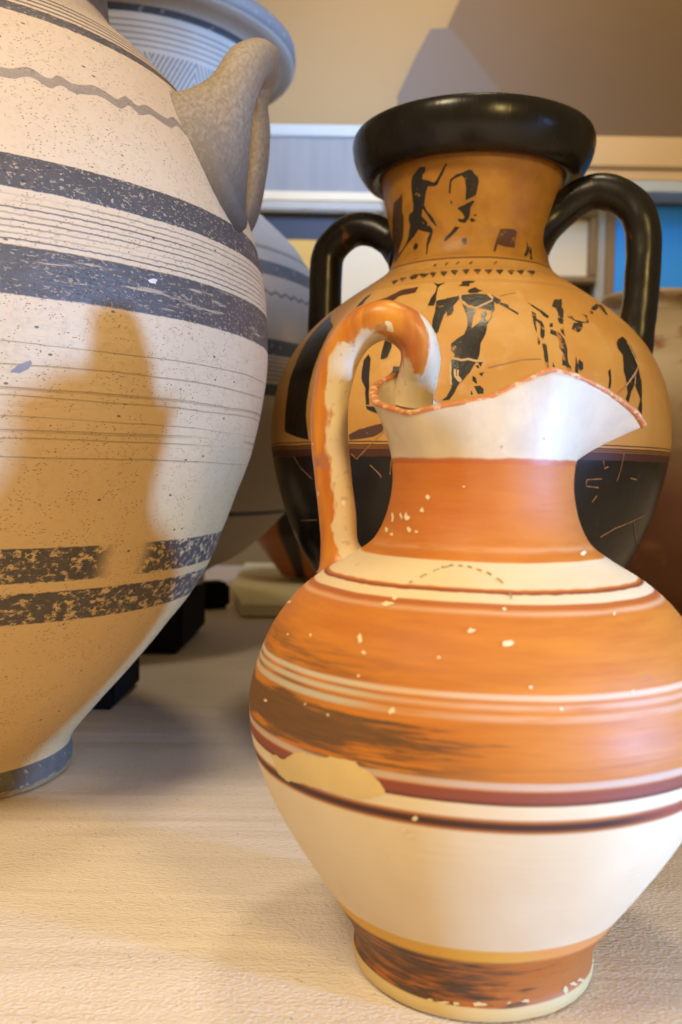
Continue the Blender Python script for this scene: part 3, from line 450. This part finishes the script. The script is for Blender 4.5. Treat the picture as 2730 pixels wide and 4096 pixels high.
def jh_mask(t, d, th):   # 1 = cream slip, 0 = orange glaze
    if t < .50: return .5+.55*(d.x*.8-d.z*.35*(t/.56)-d.y*.2) - .08
    k = (t-.50)/.50
    und = -d.z*max(0, 1-k*2.6); return .5+.62*(und*1.0 + max(0, d.x)*(k*2.4) - .30 + max(0, k-.55)*1.6)
sweep('handle', JH, jh_w, (0, 1, 0), handle_material(), jug, 36, jh_mask, .0004, 2.5)
slipm = plain('chipped_slip', (.84, .70, .46), .6, .1, 200., .0003)
patchm = plain('filler_patch', (.72, .52, .23), .55, .20, 45., .0012)
decal('filler_patch', DEC['patch'], jp, patchm, jug, .00015, .0015, rag=.0009)
for c in DEC['chips']: decal('glaze_chip', [c], jp, slipm, jug, .00025, .0015)
for c in DEC['footchips']: decal('glaze_chip', [c], jp, plain('foot_chip', (.70, .52, .26), .6) if 'foot_chip' not in bpy.data.materials else bpy.data.materials['foot_chip'], jug, .00025, .0015)
strips('pencil_arc', DEC['arc'], jp, plain('pencil_mark', (.36, .24, .12), .7), jug, .0003, .0002, dash=2)

# ---------------- amphora ----------------
APROF = [(0,.058),(.012,.058),(.018,.046),(.03,.042),(.045,.050),(.06,.060),(.08,.080),(.10,.095),(.11,.1014),(.12,.1067),(.13,.111),(.14,.1145),(.15,.1175),(.16,.120),(.17,.122),(.18,.1232),(.19,.1233),(.2,.1227),(.21,.121),(.22,.1183),(.23,.114),(.24,.1083),(.25,.1000),(.26,.0896),(.27,.0762),(.28,.0615),(.286,.053),(.292,.0495),(.30,.048),(.31,.0490),(.323,.052),(.335,.0545),(.347,.057)]
def black_nodes(t, wear=.60):
    n = t.noise(t.scaled(1, 1, .5), 55., 5., .6); s = t.noise(t.scaled(3, 3, .4), 60., 3.)
    c = t.mix(n, (.010, .009, .009), (.020, .016, .013)); c = t.mix(t.ramp(n, wear, wear+.06), c, (.16, .055, .018))
    return c, n, s
def amphora_material():
    t = NT('amphora_clay'); x, y, z = t.xyz(); az = t.az()
    n = t.noise(t.obj(), 20., 5.); n2 = t.noise(t.obj(), 70., 4.)
    col = t.mix(t.ramp(n, .3, .7), (.66, .38, .115), (.57, .28, .062)); col = t.mix(t.mul(t.ramp(n2, .55, .75), .5), col, (.70, .44, .19))
    nk = t.ramp(z, .286, .290); col = t.mix(t.mul(nk, .8), col, t.mix(t.ramp(n2, .35, .65), (.43, .195, .020), (.32, .125, .012)))
    black, bn, bs = black_nodes(t, .66)
    # picture panel ends, brown line and black lower body
    zz = t.add(z, t.mul(t.sub(n2, .5), .0010))
    col = t.mix(t.mul(t.band(zz, .1786, .1793, .0002), .9), col, (.03, .015, .01))
    col = t.mix(t.band(zz, .1757, .1776, .0002), col, (.050, .018, .010))
    col = t.mix(t.band(zz, .1764, .1768, .0001), col, (.45, .17, .04))
    col = t.mix(t.sub(1., t.ramp(zz, .1752, .1758)), col, (.085, .028, .016))
    blk = t.sub(1., t.ramp(zz, .1708, .1718)); blk = t.mx(blk, t.sub(1., t.ramp(t.math('ABSOLUTE', t.sub(t.math('ABSOLUTE', az), 95.)), 14., 15.)) if False else blk)
    col = t.mix(blk, col, black)
    col = t.mix(t.mul(t.band(zz, .2866, .2878, .0003), .8), col, (.10, .035, .015))
    col = t.mix(t.mul(t.band(zz, .2795, .2798, .0002), .45), col, (.12, .05, .02)); col = t.mix(t.mul(t.band(zz, .2695, .2698, .0002), .5), col, (.12, .05, .02))
    col = t.mix(t.mul(t.band(zz, .2683, .2686, .0002), .5), col, (.12, .05, .02))
    col = t.mix(t.mul(t.band(zz, .3445, .347, .0006), .55), col, (.33, .07, .015))
    rough = t.add(t.mul(blk, -.22), t.add(.36, t.mul(n2, .16)))
    return t.fin(col, rough, t.bump(t.add(n2, t.mul(bs, .4)), .0008, .35), .35)
def figure_material(name, a=(.016, .015, .014), b=(.035, .030, .026), wear=.66):
    t = NT(name); n = t.noise(t.obj(), 260., 4., .6); m = t.noise(t.obj(), 60., 3.)
    c = t.mix(m, a, b); c = t.mix(t.ramp(t.add(n, t.mul(m, .35)), wear+.16, wear+.20), c, (.42, .20, .07))
    return t.fin(c, t.add(.22, t.mul(m, .2)), t.bump(n, .0006, .4), .5)
def glaze_material(name, wear=.66, r0=.20):
    t = NT(name); c, n, s = black_nodes(t, wear)
    return t.fin(c, t.add(r0, t.mul(s, r0)), t.bump(t.add(n, s), .0006, .25), .36)
amp = empty('neck_amphora', (.0784, .5779, 0), 'black figure amphora with a wide black mouth and two black handles, behind the jug', 'amphora')
ap = Prof(APROF, .0005, 4.0, .0018); am = amphora_material(); gm = glaze_material('black_gloss', .70)
lathe('foot', ap, 0, .0285, gm, amp, .0015, 120)
lathe('body', ap, .0285, .2868, am, amp, .0016, 240)
lathe('neck', ap, .2868, .3472, am, amp, .0012, 180)
rim = [(.0555,.3466),(.0575,.3452),(.0600,.3441),(.0628,.3438),(.0656,.3448),(.0688,.3484),(.0714,.3528),(.0734,.3572),(.0745,.3610),(.0751,.3655),(.0748,.3684),(.0741,.3706),(.0735,.3714),(.0728,.3713),(.0712,.3700),(.0680,.367),(.0600,.358),(.0530,.350),(.0480,.345),(.0440,.330),(.0430,.300),(.045,.288)]
rimm = glaze_material('mouth_gloss', .74, .17)
o = ring_lathe('mouth', rim, rimm, amp, 200, amp=.0003, seed=2.)
def aw(r0, r1):
    def f(t):
        e = max(0, 1-t/.16)**2; g = max(0, (t-.86)/.14)**2
        return (r0*1.12+.010*e+.006*g, r0+.0075*e+.004*g)
    return f
HR = [[.0340,-.0110,.3080],[.0422,-.0137,.3155],[.0515,-.0167,.3231],[.06,-.0195,.3298],[.0691,-.0225,.334],[.0776,-.0252,.3337],[.0868,-.0282,.3292],[.0946,-.0307,.3211],[.0981,-.0319,.3096],[.0991,-.0322,.296],[.0989,-.0321,.281],[.098,-.0318,.2659],[.0971,-.0316,.2560],[.096,-.031,.244],[.093,-.030,.234]]
HL = [[-.0390,.0125,.3060],[-.0454,.0148,.3104],[-.0512,.0166,.3148],[-.0586,.0191,.3194],[-.0669,.0217,.3216],[-.0752,.0244,.3205],[-.0835,.0271,.3153],[-.0897,.0292,.3065],[-.0912,.0296,.2949],[-.0914,.0297,.2823],[-.0915,.0297,.2685],[-.092,.0299,.2570],[-.0907,.0295,.2450],[-.088,.0288,.235]]
hm = glaze_material('handle_gloss', .63)
sweep('handle', HR, aw(.0104, .01), (.325, .946, 0), hm, amp, 32, None, .0004, 2.2)
sweep('handle', HL, aw(.0104, .01), (.325, .946, 0), hm, amp, 32, None, .0004, 2.2)
figm = figure_material('figure_black', wear=.67); frgm = figure_material('figure_worn', (.03, .028, .024), (.07, .06, .045), .56); brm = figure_material('figure_brown', (.085, .035, .022), (.12, .055, .035), .64)
for k in range(0, 10): decal('painted_figure', [DEC['neck_figures'][k]], ap, figm, amp)
decal('painted_cloak', DEC['neck_drape'], ap, figure_material('cloak', (.055, .028, .016), (.09, .045, .02), .7), amp)
decal('painted_torso', DEC['neck_chest'], ap, brm, amp)
for p in DEC['warrior']: decal('painted_figure', [p], ap, figm, amp)
for p in DEC['fragments']: decal('painted_fragment', [p], ap, frgm, amp)
for p in DEC['right_figure']: decal('painted_figure', [p], ap, figm, amp)
for p in DEC['left_figure']: decal('painted_figure', [p], ap, figm, amp)
for p in DEC['left_brown']: decal('painted_figure', [p], ap, brm, amp)
decal('side_panel', DEC['left_black'], ap, gm, amp)
for p in DEC['tongues']: decal('leaf_mark', [p], ap, frgm, amp)
crm_ = plain('scratch_clay', (.40, .20, .09), .7)
strips('scratches', DEC['cracks'], ap, crm_, amp, .00022, .00030, kind='stuff', rag=.8)
strips('incised_lines', DEC['incised'], ap, plain('incised_clay', (.66, .45, .24), .7), amp, .0005, .00045, kind='stuff')

# ---------------- big banded jar ----------------
def jar_material(name, clay=(.66, .50, .33), cool=(.045, .040, .042), detail=1.):
    t = NT(name); x, y, z0 = t.xyz(); az = t.az()
    big = t.noise(t.obj(), 7., 4.); gr = t.noise(t.obj(), 330., 3.); sq = t.noise(t.scaled(1, 1, 2.2), 190., 3., .6)
    wz = t.mul(t.sub(t.noise(t.scaled(1, 1, .3), 14., 3.), .5), .0016); z = t.add(z0, wz)
    rag = t.mul(t.sub(gr, .5), .0010); ze = t.add(z, rag)
    c = t.mix(t.ramp(big, .3, .7), clay, tuple(q*f for q, f in zip(clay, (.93, .86, .78))))
    c = t.mix(t.mul(t.ramp(gr, .50, .72), .30), c, tuple(q*.62 for q in clay))
    warm_low = t.sub(1., t.ramp(z, .10, .24)); c = t.mix(t.mul(warm_low, .60), c, (.64, .41, .15))  # golden tint deepens the warm-lit lower belly in the clay colour itself
    sp_ = t.ramp(t.voro(t.scaled(1, 1, 2.2), 520.), .26, .12); sp_ = t.mul(sp_, t.ramp(t.noise(t.obj(), 110., 3.), .40, .56))
    c = t.mix(t.mul(sp_, .75), c, (.13, .075, .04))
    pitb = t.ramp(t.voro(t.scaled(1, 1, 1.8), 80.), .085, .05); c = t.mix(t.mul(pitb, .8), c, (.10, .055, .03))
    M = None
    def addm(m):
        nonlocal M; M = m if M is None else t.mx(M, m)
    fl = t.noise(t.scaled(1, 1, 1.8), 520., 3., .6); wearA = t.mx(t.mul(t.ramp(sq, .63, .70), .6), t.mul(t.ramp(fl, .56, .66), .75)); wearB = t.ramp(t.noise(t.scaled(1, 1, 1.6), 210., 6., .72), .50, .60); hs = t.noise(t.scaled(.35, .35, 4.), 90., 5., .65)
    solid = t.mul(t.add(t.band(ze, .2655, .2785, .0003), 0.), t.sub(1., t.mul(wearA, .75)))
    addm(solid)
    b4 = t.mul(t.band(ze, .2258, .2440, .0004), t.sub(1., t.mul(t.mx(wearA, t.ramp(hs, .58, .66)), .6))); addm(b4)
    addm(t.mul(t.band(ze, .3458, .3514, .0003), t.sub(1., t.mul(wearA, .6))))
    for k in range(4): addm(t.mul(t.band(z, .3530+.0031*k, .3543+.0031*k, .0002), .8))
    addm(t.mul(t.ramp(z, .388, .392), .9))
    low2 = t.mx(t.band(ze, .1152, .1300, .0004), t.band(ze, .0968, .1108, .0004)); gap = t.band(az, 50., 59., 2.5)
    lm = t.mul(low2, t.sub(1., t.mx(wearB, t.mul(t.mul(gap, t.ramp(z, .112, .114)), 1.)))); addm(lm)
    for i, zc in enumerate((.2628, .2603, .2580, .2556, .2532, .2508, .2484, .2462)):
        wgt = .55+.35*((i*37) % 5)/5
        addm(t.mul(t.band(ze, zc-.00032, zc+.00032, .00022), t.mul(wgt, t.ramp(t.noise(t.scaled(.3, .3, 1, (i*3., 0, 0)), 40., 3.), .28, .48))))
    # braided wavy line
    zc = t.add(.3085, t.mul(az, .00014)); wv = t.add(t.mul(t.math('SINE', t.add(t.mul(az, 1.12), t.math('SINE', t.mul(az, .47)))), .0012), t.mul(t.math('ABSOLUTE', t.math('SINE', t.mul(az, .56))), .0009)); d = t.math('ABSOLUTE', t.sub(t.sub(z, zc), wv))
    wm = t.mul(t.sub(1., t.ramp(t.add(d, rag), .0020, .0025)), t.mul(t.sub(1., t.mul(wearA, .3)), .62)); addm(t.mul(wm, t.ramp(az, -60., -55.)))
    dk = t.mix(t.noise(t.obj(), 130., 4.), tuple(q*.75 for q in cool), tuple(min(1, q*2.0) for q in cool))
    col = t.mix(t.mul(M, .95), c, dk)
    # turning scratches
    def scr(zc, w, seed):
        q = t.add(z, t.mul(t.sub(t.noise(t.scaled(1, 1, .2, (seed, 0, 0)), 9., 2.), .5), .004)); return t.sub(1., t.ramp(t.math('ABSOLUTE', t.sub(q, zc)), w*.3, w))
    S = scr(.1915, .0007, 1.)
    for zc_, w_, sd in ((.1765, .0008, 2.), (.189, .0004, 3.), (.173, .0004, 5.), (.2005, .0004, 7.), (.166, .0004, 8.), (.2085, .0003, 9.), (.181, .0003, 11.)): S = t.mx(S, t.mul(scr(zc_, w_, sd), t.ramp(t.noise(t.scaled(.5, .5, 1, (sd, 0, 0)), 15., 3.), .35, .55)))
    col = t.mix(t.mul(S, .35), col, (.25, .15, .08))
    h = t.add(t.mul(gr, .5), t.add(t.mul(sq, .5), t.add(t.mul(sp_, -1.0), t.add(t.mul(S, -1.2), t.mul(pitb, -1.3)))))
    hor = t.noise(t.scaled(.15, .15, 5.), 60., 4., .6)
    h = t.add(h, t.mul(hor, .7)); h = t.add(h, t.mul(M, .25))
    rough = t.add(.62, t.mul(M, -.12))
    return t.fin(col, rough, t.bump(h, .0011, .62*detail), .4)
RPROF = [(0,.0670),(.001,.0676),(.004,.0684),(.0093,.0679),(.013,.066),(.02,.0700),(.03,.0785),(.04,.087),(.05,.096),(.06,.1045),(.07,.113),(.08,.1206),(.09,.1287),(.1,.1355),(.11,.141),(.12,.1453),(.13,.149),(.14,.153),(.15,.1565),(.16,.1605),(.17,.164),(.18,.1665),(.19,.1687),(.2,.1705),(.21,.172),(.22,.1727),(.23,.1727),(.24,.1724),(.25,.1716),(.26,.1705),(.27,.1688),(.28,.1663),(.29,.163),(.30,.1595),(.31,.155),(.32,.15),(.33,.1445),(.34,.1385),(.35,.131),(.36,.1215),(.37,.111),(.38,.099),(.39,.090),(.40,.0857),(.42,.084),(.46,.09),(.48,.098)]
jar = empty('storage_jar', (-.2134, .4818, 0), 'big cream clay jar with dark bands and an upright lug handle, nearest on the left', 'jar', 'banded storage jars')
rp = Prof(RPROF, .0006, 9.0, .0022)
jmat = jar_material('jar_clay')
def foot_material():
    t = NT('jar_foot'); x, y, z = t.xyz(); n = t.noise(t.obj(), 220., 5., .65); b = t.noise(t.obj(), 45., 3.); az = t.az()
    edge = t.sub(1., t.ramp(t.add(z, t.mul(t.sub(b, .5), .010)), .0026, .0040)); chip = t.mul(t.sub(1., t.ramp(az, 22., 27.)), t.ramp(b, .35, .5))
    c = t.mix(t.noise(t.obj(), 90., 3.), (.090, .080, .072), (.17, .15, .13)); c = t.mix(t.ramp(n, .58, .66), c, (.50, .44, .38))
    c = t.mix(t.mx(edge, t.mul(chip, .8)), c, t.mix(n, (.50, .34, .16), (.16, .10, .06)))
    return t.fin(c, .7, t.bump(t.add(n, t.mul(b, 1.)), .0022, .8), .4)
lathe('foot', rp, 0, .0128, foot_material(), jar, .0008, 200)
lathe('body', rp, .0128, .392, jmat, jar, .0022, 260)
lathe('neck', rp, .392, .478, jmat, jar, .003, 140)
ring_lathe('mouth', [(.098,.478),(.125,.486),(.143,.494),(.147,.502),(.145,.511),(.136,.515),(.120,.510),(.095,.492),(.080,.46),(.078,.42)], jmat, jar, 140)
JS = [([.090,-.036,.3450],[.130,-.036,.2700]),([0.1297,-0.0418,0.3415],[0.1629,-0.0418,0.2772]),([0.1406,-0.0418,0.3443],[0.1653,-0.0418,0.289]),([0.1468,-0.0408,0.3489],[0.1661,-0.0408,0.3074]),([0.1506,-0.0388,0.3548],[0.167,-0.0388,0.3239]),([0.1532,-0.0348,0.362],[0.1683,-0.0348,0.3391]),([0.1558,-0.0268,0.3704],[0.1693,-0.0268,0.3501]),([0.1588,-0.0158,0.3768],[0.1703,-0.0158,0.3594]),([0.1606,-0.0018,0.3831],[0.1705,-0.0018,0.3663]),([0.1597,0.0132,0.3886],[0.1693,0.0132,0.3707]),([0.1597,0.0262,0.3853],[0.1681,0.0262,0.371]),([0.1625,0.0332,0.3633],[0.1668,0.0332,0.3607]),([0.1614,0.0352,0.335],[0.1645,0.0352,0.3351]),([0.1580,0.0352,0.3085],[0.1602,0.0352,0.3085]),([0.1520,0.0332,0.2960],[0.1541,0.0332,0.2960])]
def lug_material():
    t = NT('jar_handle'); x, y, z = t.xyz(); n = t.noise(t.scaled(1, 1, .7), 560., 3., .6); b = t.noise(t.obj(), 40., 4.)
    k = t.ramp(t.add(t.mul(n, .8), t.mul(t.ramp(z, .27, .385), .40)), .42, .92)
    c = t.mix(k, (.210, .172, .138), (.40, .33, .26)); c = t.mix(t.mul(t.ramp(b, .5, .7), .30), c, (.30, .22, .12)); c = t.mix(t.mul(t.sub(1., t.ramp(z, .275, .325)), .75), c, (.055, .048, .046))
    return t.fin(c, .62, t.bump(n, .0010, .7), .4)
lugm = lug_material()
def lug(parent, rot, name='handle'):
    A = catmull([s[0] for s in JS], 5); B = catmull([s[1] for s in JS], 5); n = len(A); sg = 24; V = []; Fc = []
    for i in range(n):
        c = (A[i]+B[i])/2; h = (B[i]-A[i])/2; t = ((A[min(i+1, n-1)]+B[min(i+1, n-1)])-(A[max(i-1, 0)]+B[max(i-1, 0)])).normalized()
        q = i/(n-1); th = (.0135+.013*(1-q/.28)**2) if q < .28 else .0135-.0025*(q-.28)/.72
        # section plane: h and a direction across it
        w_ = h.cross(t)
        w_ = w_.normalized() if w_.length > 1e-6 else Vector((0, 1, 0))
        yy = Vector((0, 1, 0)); f = min(1, max(0, 1-abs(t.y)*1.2)); w2 = (yy*f+w_*(1-f) if w_.dot(yy) > 0 else yy*f-w_*(1-f))
        if w2.length < 1e-3: w2 = w_
        w2 = w2-h.normalized()*w2.dot(h.normalized()); w2.normalize()
        if i: 
            if w2.dot(prev) < 0: w2 = -w2
        prev = w2; hh = max(h.length, .006) ; hd = h.normalized()
        if i and hd.dot(ph) < 0: hd = -hd
        ph = hd
        for j in range(sg):
            a = 2*math.pi*j/sg; p = c+hd*hh*math.cos(a)+w2*th*math.sin(a)
            p += (p-c).normalized()*.0010*noise.noise(p*50); V.append(Matrix.Rotation(rot, 3, 'Z') @ p)
    for i in range(n-1):
        for j in range(sg):
            a = i*sg+j; b = i*sg+(j+1) % sg; Fc.append((a, a+sg, b+sg, b))
    return mesh_obj(name, V, Fc, lugm, parent)
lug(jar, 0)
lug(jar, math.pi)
decal('paint_spot', DEC['wavestain'], rp, plain('grey_paint', (.24, .21, .19), .7, .3, 200.), jar)
decal('chip', DEC['pit'], rp, plain('chip_clay', (.72, .64, .56), .6, .3, 200.), jar, .0002, .001)

# ---------------- second banded jar behind ----------------
def jar2_material():
    t = NT('back_jar_clay'); x, y, z = t.xyz(); az = t.az(); n = t.noise(t.obj(), 40., 4.); g = t.noise(t.obj(), 200., 3.)
    c = t.mix(n, (.44, .38, .31), (.36, .31, .25)); M = t.mul(t.band(z, .3225, .3345, .0006), .85)
    rag = t.mul(t.sub(g, .5), .003)
    for m in (t.band(z, .2235, .2330, .0006), t.mul(t.band(z, .2560, .2690, .0006), 1.), t.mul(t.band(z, .1235, .1275, .0005), 1.), t.mul(t.band(t.add(z, rag), .3085, .3115, .0006), .0)):
        M = t.mx(M, m)
    for k in range(6): M = t.mx(M, t.mul(t.band(z, .2360+.0034*k, .2374+.0034*k, .0004), .6))
    zc = t.sub(z, t.mul(t.math('SINE', t.mul(az, 1.6)), .0012)); M = t.mx(M, t.mul(t.band(zc, .3060, .3085, .0006), .7)); M = t.mx(M, t.mul(t.band(z, .345, .349, .0006), .5))
    # neck: hatched panels and rings
    hz = t.mul(az, 1.0); fr = t.math('PINGPONG', t.add(hz, t.mul(t.mul(t.math('SIGN', t.math('SINE', t.mul(az, .16))), z), 260.)), 1.0)
    hat = t.mul(t.ramp(fr, .45, .62), t.band(z, .425, .500, .0005)); M = t.mx(M, t.mul(hat, .75))
    for k in range(5): M = t.mx(M, t.mul(t.band(z, .5035+.0042*k, .5047+.0042*k, .0004), .7))
    M = t.mx(M, t.band(z, .5262, .5305, .0006)); M = t.mx(M, t.mul(t.ramp(z, .5385, .5395), .7))
    M = t.mul(M, t.sub(1., t.mul(t.ramp(g, .60, .68), .4)))
    col = t.mix(M, c, (.060, .060, .068))
    return t.fin(col, .6, t.bump(g, .0008, .4), .4)
jar2 = empty('storage_jar', (-.2000, .8600, 0), 'banded clay jar with a wide ringed mouth, partly hidden behind the big left jar', 'jar', 'banded storage jars')
KPROF = [(.055,.070),(.066,.070),(.07,.078),(.08,.100),(.10,.125),(.126,.150),(.15,.163),(.18,.175),(.21,.183),(.25,.188),(.28,.187),(.31,.182),(.34,.173),(.367,.155),(.379,.143),(.40,.120),(.415,.109),(.43,.105),(.45,.105),(.47,.108),(.49,.113),(.51,.119),(.529,.126)]
kp = Prof(KPROF, .0008, 15., .0025); km = jar2_material()
lathe('body', kp, .066, .400, km, jar2, .004, 180); lathe('neck', kp, .400, .529, km, jar2, .003, 180); lathe('foot', kp, .055, .066, km, jar2, .003, 120)
ring_lathe('mouth', [(.1255,.5275),(.1280,.5300),(.1320,.5325),(.1400,.5350),(.1470,.5368),(.1500,.5395),(.1512,.5450),(.1505,.5520),(.1465,.5560),(.139,.5560),(.128,.545),(.115,.525),(.102,.49),(.095,.45)], km, jar2, 200, amp=.0012, seed=5.)
box('chip', (.120, .0, .5555), (.147, .030, .561), km, jar2, .002)

# ---------------- foam blocks ----------------
blackm = plain('black_foam', (.006, .006, .007), .9, .2, 200., .0003, .15)
def blk(name, lo, hi, label, rz=0, bev=.006):
    o = box(name, lo, hi, blackm, None, bev, rz); return tag(o, label, 'foam block')
o = blk('foam_block', (-.300, .785, 0), (-.137, .925, .055), 'black foam block under the banded jar at the back'); 
o = blk('foam_block', (-.235, .600, 0), (-.150, .680, .050), 'small black foam block just behind the foot of the big left jar', 0, .003)
o = blk('foam_block', (-.168, 1.050, 0), (-.134, 1.085, .030), 'little black foam wedge beside the cream board at the back', .5, .004)
# cream board lying on the shelf
def prism(name, poly, z0, z1, mat, parent=None):
    n = len(poly); V = [(x, y, z0) for x, y in poly]+[(x, y, z1) for x, y in poly]
    Fc = [tuple(range(n))[::-1], tuple(range(n, 2*n))]+[(i, (i+1) % n, n+(i+1) % n, n+i) for i in range(n)]
    return mesh_obj(name, V, Fc, mat, parent, smooth=False)
cb = prism('foam_board', [(-.108, 1.00), (.16, 1.00), (.16, 1.45), (-.152, 1.45), (-.141, 1.168)], .0006, .014, plain('cream_foam', (.88, .82, .56), .8, .06, 40., .0004))
tag(cb, 'pale yellow board lying flat on the shelf behind the amphora', 'board')

# small red figured pot behind
def pot(name, label, loc, prof, mat, cat='pot', n=120):
    e = empty(name, loc, label, cat); p = Prof(prof, .001, loc[0]*30, .003); lathe('body', p, prof[0][0], prof[-1][0], mat, e, .004, n); return e, p
t = NT('red_pot'); t.fin(t.mix(t.mul(t.band(t.az(), -30., -13., 2.), 1.), t.mix(t.noise(t.obj(), 30., 4.), (.42, .13, .035), (.30, .085, .025)), (.015, .010, .010)), .4); redm = t.m
e, p = pot('small_pot', 'small orange pot with a black stripe in the gap between jar and amphora', (-.035, 1.24, .0205), [(0,.045),(.02,.06),(.06,.09),(.11,.10),(.15,.085),(.18,.05),(.2,.035)], redm)
ring_lathe('mouth', [(.035, .199), (.045, .206), (.046, .211), (.040, .212), (.030, .2)], redm, e, 80)

# big brown pot behind on the right
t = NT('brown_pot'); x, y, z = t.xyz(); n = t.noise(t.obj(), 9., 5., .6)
c = t.mix(t.ramp(t.add(z, t.mul(t.sub(n, .5), .10)), .15, .27), (.13, .045, .020), (.42, .32, .22)); c = t.mix(t.ramp(t.noise(t.obj(), 30., 4.), .55, .7), c, (.22, .09, .04))  # cool light on the pot's top is painted in as a paler tone
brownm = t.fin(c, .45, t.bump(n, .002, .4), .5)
e, p = pot('round_pot', 'large round brown clay pot behind the right side of the amphora', (.315, .93, 0), [(0,.07),(.02,.09),(.06,.135),(.10,.165),(.15,.182),(.19,.184),(.23,.174),(.27,.150),(.30,.118),(.318,.082),(.325,.055),(.328,.04)], brownm, n=160)
ring_lathe('mouth', [(.040,.327),(.038,.333),(.044,.338),(.052,.341),(.052,.345),(.044,.345),(.034,.338),(.03,.32)], brownm, e, 90)

# ---------------- back of the store ----------------
wallm = plain('wall_plaster', (.40, .30, .17), .85, .08, 3.)
tag(box('wall_back', (-2.2, 1.62, -.3), (2.4, 1.72, 2.2), wallm, None, 0), kind='structure')
def panel_frame(name, label, x0, x1, z0, z1, y, fw, fm, pm, cat='panel', depth=.03):
    e = empty(name, ((x0+x1)/2, y, z0), label, cat); cx = (x0+x1)/2
    box('frame', (x0-cx, -depth, z1-z0-fw), (x1-cx, 0, z1-z0), fm, e, .002); box('frame', (x0-cx, -depth, 0), (x1-cx, 0, fw), fm, e, .002)
    box('frame', (x0-cx, -depth, fw+.0005), (x0-cx+fw, 0, z1-z0-fw-.0005), fm, e, .002); box('frame', (x1-cx-fw, -depth, fw+.0005), (x1-cx, 0, z1-z0-fw-.0005), fm, e, .002)
    box('board', (x0-cx+fw+.0005, -depth*.4, fw+.0005), (x1-cx-fw-.0005, -.001, z1-z0-fw-.0005), pm, e, 0); return e
whitem = plain('white_paint', (.42, .47, .50), .6, .05); creamm = plain('cream_paint', (.70, .62, .46), .6, .08, 12.)
t = NT('grey_canvas'); n = t.noise(t.scaled(12, 1, 1), 6., 4.); greym = t.fin(t.mix(n, (.20, .22, .25), (.30, .31, .33)), .8)
navym = plain('navy_paint', (.012, .022, .055), .5); yelm = plain('yellow_paint', (.62, .40, .10), .6, .08); tanm = plain('tan_wood', (.58, .40, .20), .6, .1, 9.)
bluem = plain('blue_paint', (.035, .32, 1.0), .6, .04); woodm = plain('brown_wood', (.24, .16, .075), .6, .1); gpm = plain('grey_metal', (.36, .36, .34), .5)
# grey picture in a pale frame, on the left
e = empty('framed_picture', (-.25, 1.50, .585), 'grey streaked picture in a pale wooden frame on the left of the wall', 'picture')
box('frame', (-.35, 0, .122), (.31, .03, .142), whitem, e, .002); box('canvas', (-.35, .004, .034), (.31, .026, .1215), greym, e, 0); box('frame', (-.35, -.004, .016), (.31, .03, .0335), creamm, e, .003); box('frame', (-.35, -.008, 0), (.31, .03, .0155), gpm, e, .003)
tag(box('dark_board', (-.60, 1.51, .543), (.003, 1.53, .583), navym), 'narrow dark navy board under the grey picture', 'board')
tag(box('yellow_board', (-.60, 1.50, .30), (-.036, 1.53, .541), yelm), 'yellow board under the dark navy strip', 'board')
tag(box('cream_panel', (-.034, 1.50, .02), (.300, 1.53, .545), creamm), 'tall cream panel seen through the left handle of the amphora', 'panel')
# tan beam with pale under edge
e = empty('shelf_beam', (.30, 1.44, .610), 'tan wooden beam with a pale lower edge above the blue board', 'beam')
box('front', (-.22, 0, .036), (.75, .14, .085), tanm, e, .003); box('moulding', (-.22, .006, .018), (.75, .14, .0355), tanm, e, .002); box('edge', (-.22, .002, 0), (.75, .14, .0175), whitem, e, .001)
panel_frame('small_picture', 'small cream picture in a dark brown frame seen through the right handle', .300, .408, .478, .594, 1.52, .010, woodm, creamm, 'picture')
tag(box('metal_post', (.410, 1.50, .0), (.4255, 1.53, .606), gpm), 'grey upright post beside the small framed picture', 'post')
tag(box('wooden_post', (.4262, 1.498, .0), (.4405, 1.53, .606), woodm), 'brown wooden upright at the left edge of the blue board', 'post')
tag(box('blue_board', (.4412, 1.50, .0), (1.1, 1.53, .606), bluem), 'bright blue board at the right edge behind the handle', 'board')
# brown leaning sheet, top right
def slab(name, poly, y0, y1, mat):
    n = len(poly); V = [(x, y0, z) for x, z in poly]+[(x, y1, z) for x, z in poly]
    return mesh_obj(name, V, [tuple(range(n)), tuple(range(n, 2*n))[::-1]]+[(i, n+i, n+(i+1) % n, (i+1) % n) for i in range(n)], mat, None, False)
tag(slab('brown_sheet', [(.085, .697), (1.4, .697), (1.4, 1.25), (.30, 1.25), (.18, .928), (.151, .863)], 1.47, 1.49, plain('brown_sheet', (.145, .098, .060), .85, .12, 5.)), 'large brown slanted sheet filling the top right corner', 'panel')
tag(slab('grey_sheet', [(.082, .697), (.30, .697), (.16, .866), (.128, .864), (.105, .82), (.078, .76)], 1.462, 1.4695, plain('grey_sheet', (.15, .115, .090), .85, .1, 5.)), 'small grey brown sheet leaning against the large brown sheet', 'panel')
